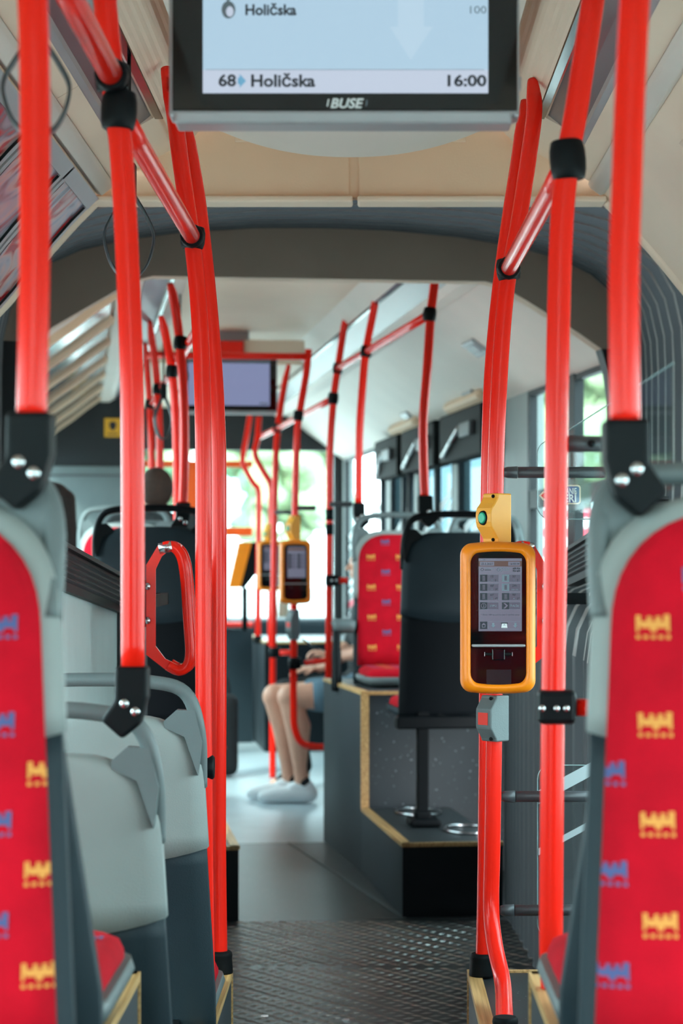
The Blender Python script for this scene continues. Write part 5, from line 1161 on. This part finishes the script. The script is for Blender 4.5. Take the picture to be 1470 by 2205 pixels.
# --- second passenger beside: black trousers, black sandal
pk = Person(F, 'seated person in black trousers and black sandals beyond the bare legs', (.74, 4.52, .58), PI)
b = pk.body; legs = {-1: [(0, -.09, -.02), (.44, -.08, -.03), (.33, -.08, -.50)], 1: [(0, .09, -.02), (.45, .08, -.03), (.36, .08, -.50)]}
for q, (h_, kn, an) in legs.items():
    pk.limb(b, [(h_, .080), (kn, .055)]); pk.limb(b, [(kn, .052), ((kn[0]*.6+an[0]*.4-.02, kn[1], kn[2]*.6+an[2]*.4), .050), (an, .034), ((an[0]+.02, an[1], an[2]-.035), .034)])
    pk.limb(b, [((an[0]+.0, an[1], -.535), .033), ((an[0]+.12, an[1], -.545), .026), ((an[0]+.17, an[1], -.55), .020)])
pk.torso(b, .9, .1, .17); pk.head((-.02, 0, .69))
for q in (-1, 1): pk.limb(b, [((-.05, q*.17, .47), .044), ((.05, q*.21, .22), .036), ((.26, q*.10, .10), .026)]); pk.hand(b, (.26, q*.10, .10), (1, -.2*q, -.1), (0, 0, 1), .3, -q)
root = finish(pk, 'person', .0075)
m = MB()
for q, (h_, kn, an) in legs.items(): pk.limb(m, [(h_, .094), (kn, .066), ((kn[0]*.5+an[0]*.5-.01, kn[1], kn[2]*.5+an[2]*.5), .060), ((an[0], an[1], an[2]+.04), .047)])
m.ell(pk.X(0, 0, 0), (.13, .18, .11), rot=pk.rot); cloth(pk, root, 'trousers', m, M['blackcloth'])
m = MB(); pk.torso(m, 1.04, .1, .17)
for q in (-1, 1): pk.limb(m, [((-.05, q*.17, .47), .056), ((.05, q*.21, .22), .048)])
cloth(pk, root, 'top', m, M['greycloth'])
m = MB(); m.ell(pk.Y(-.015, 0, .02), (.098, .085, .090), rot=pk.hr); m.cap(pk.Y(-.06, 0, 0), pk.Y(-.08, 0, -.2), .06, .03); cloth(pk, root, 'hair', m, M['hair'], .008); pk.eyes(root)
for q, (h_, kn, an) in legs.items():
    m = MB(); pk.limb(m, [((an[0]-.03, an[1], -.568), .012), ((an[0]+.19, an[1], -.568), .012)]); m.box(pk.X(an[0]+.08, an[1], -.568), (.24, .075, .02), 0, pk.rot, .008); m.box(pk.X(an[0]+.12, an[1], -.53), (.05, .078, .05), 0, pk.rot, .012); cloth(pk, root, 'sandal', m, M['blackcloth'], .006)
# --- balding man and long-haired woman, seated facing forward on the left
def rider(label, x, y, zh, headz, hairfn, coat, tilt=0.0, sh=.20, face=PI/2):
    pk = Person(F, label, (x, y, zh), face); b = pk.body
    for q in (-1, 1):
        pk.limb(b, [((0, q*.09, -.02), .085), ((.42, q*.10, -.02), .058), ((.40, q*.10, -.40), .04)]); pk.limb(b, [((.40, q*.10, -.40), .036), ((.50, q*.10, -.44), .03)])
        pk.limb(b, [((-.05, q*sh, .47), .052), ((.06, q*(sh+.04), .20), .042), ((.30, q*.12, .10), .03)]); pk.hand(b, (.30, q*.12, .10), (1, -.2*q, -.1), (0, 0, 1), .3, -q)
    pk.torso(b, 1.0, .12, sh); pk.head((-.03, 0, headz), tilt); root = finish(pk, 'person', .008)
    m = MB(); pk.torso(m, 1.10, .12, sh+.01)
    for q in (-1, 1): pk.limb(m, [((-.05, q*sh, .47), .068), ((.06, q*(sh+.04), .20), .056), ((.27, q*.13, .105), .042)])
    m.cap(pk.X(-.065, -.03, .52), pk.X(-.065, .03, .52), .070, .070); cloth(pk, root, 'jacket', m, coat)
    m = MB()
    for q in (-1, 1): pk.limb(m, [((0, q*.09, -.02), .098), ((.42, q*.10, -.02), .068), ((.40, q*.10, -.36), .052)])
    m.ell(pk.X(0, 0, 0), (.14, .18, .11), rot=pk.rot); cloth(pk, root, 'trousers', m, M['blackcloth'])
    m = MB(); hairfn(pk, m); cloth(pk, root, 'hair', m, M['hairb'] if 'man ' not in label[:4] and 'balding' in label else M['hair'], .007); pk.eyes(root)
    for q in (-1, 1):
        m = MB(); pk.limb(m, [((.38, q*.10, -.455), .045), ((.56, q*.10, -.465), .036)]); cloth(pk, root, 'shoe', m, M['black'], .008)
def cropped(pk, m):
    m.ell(pk.Y(-.016, 0, .010), (.096, .084, .095), rot=pk.hr); m.ell(pk.Y(-.036, 0, -.035), (.068, .072, .055), rot=pk.hr)
    for q in (-1, 1): m.cap(pk.Y(.01, q*.062, .035), pk.Y(.008, q*.070, -.02), .016, .012)
def longhair(pk, m):
    m.ell(pk.Y(-.016, 0, .020), (.100, .090, .094), rot=pk.hr)
    for q in (-1, -.35, .35, 1): m.cap(pk.Y(-.045, q*.055, .02), pk.Y(-.075, q*.075, -.26), .05, .042)
q = Q(337, 1052, 10.62)
rider('balding person with cropped brown hair and dark jacket, seen from behind', q.x, q.y+.10, q.z-.685, .685, cropped, M['greycloth'])
q = Q(100, 1095, 10.5)
rider('person with long dark hair and black jacket, seen from behind', max(q.x, -.975), q.y+.12, q.z-.65, .66, longhair, M['blackcloth'], .3, .155)
# floral bag near the dashboard
q = Q(497, 1500, 13.2); t = thing(F, 'bag', 'dark floral bag standing in the aisle beside the left twin poles', 'bag', (q.x-.08, q.y, 0))
m = MB(); m.box((q.x-.08, q.y, .25), (.24, .18, .48), 0, None, .05, 3)
for i in range(9): m.ell((q.x-.08+random.uniform(-.09, .10), q.y-.088, .1+i*.04), (.016, .006, .014), 1, 8, 6)
part(t, 'body', m, [M['blackcloth'], M['hoard']]); m = MB(); m.tube(curve([(q.x-.15, q.y, .48), (q.x-.13, q.y, .58), (q.x-.03, q.y, .58), (q.x-.01, q.y, .48)], 5), .01, 8); part(t, 'handle', m, M['blackcloth'])
# ============================================================ OUTDOORS
def tree(label, x, y, h, r, seed):
    rnd = random.Random(seed); t = thing(WF, 'tree', label, 'tree', (x, y, -.38), 'trees outside'); m = MB()
    m.tube([(x, y, -.38), (x+.1, y, h*.3), (x, y+.1, h*.62)], [.18, .13, .07], 10); part(t, 'trunk', m, M['bark'])
    m = MB()
    for i in range(60):
        a, b_, c_ = rnd.gauss(0, 1), rnd.gauss(0, 1), rnd.gauss(0, 1); n_ = math.sqrt(a*a+b_*b_+c_*c_); k_ = r*rnd.uniform(.3, 1)
        p = Vector((x+a/n_*k_, y+b_/n_*k_, h*.68+c_/n_*k_*1.1)); q = rnd.uniform(.18, .34)*r
        mm = MB(); mm.ell(p, (q, q, q*.8), 0, 8, 6)
        mm.map(lambda v: v+Vector((rnd.uniform(-1, 1), rnd.uniform(-1, 1), rnd.uniform(-1, 1)))*q*.22); m.join(mm)
    part(t, 'crown', m, M['leaf'])
for args in (('tall leafy tree ahead on the right behind the crimson banner', 3.4, 36, 6.4, 2.1, 9), ('leafy tree outside the first right-hand window past the joint', 7.5, 21, 5.0, 1.9, 3), ('broad tree farther back outside the right-hand windows', 5.5, 29, 5.5, 2.0, 4), ('tree ahead seen through the middle of the windscreen', -5.6, 50, 5.0, 1.7, 5), ('tree ahead seen through the right part of the windscreen', -2.4, 62, 5.6, 1.9, 6)): tree(*args)
t = thing(WF, 'banner', 'crimson and white street banner seen low through the first right window', 'banner', (2.9, 30, -.38))
m = MB(); m.bx((2.0, 30, 1.05), (3.6, 30.02, 1.95)); part(t, 'cloth', m, M['hoard']); m = MB()
for i in range(3): m.bx((2.1, 29.985, 1.18+i*.26), (3.5, 30, 1.30+i*.26))
part(t, 'pale_band', m, M['white']); m = MB()
for x in (2.0, 3.6): m.tube([(x, 30.03, -.38), (x, 30.03, 2.0)], .03, 8)
part(t, 'post', m, M['steel'])
t = thing(WF, 'building', 'pale low building across the street with crimson lower boards', 'building', (15, 34, -.38)); m = MB(); m.bx((7, 33, -.38), (24, 36, 3.2)); part(t, 'wall', m, M['plaster'])
m = MB(); m.bx((7, 32.95, .2), (24, 33, 1.15)); part(t, 'lower_boards', m, M['hoard'])
m = MB()
for i in range(10): m.bx((7.4+i*1.65, 32.93, 1.5), (8.4+i*1.65, 32.99, 2.6))
part(t, 'window', m, M['dkgrey'])
for o in SC.objects:
    if '_o' in o: del o['_o']
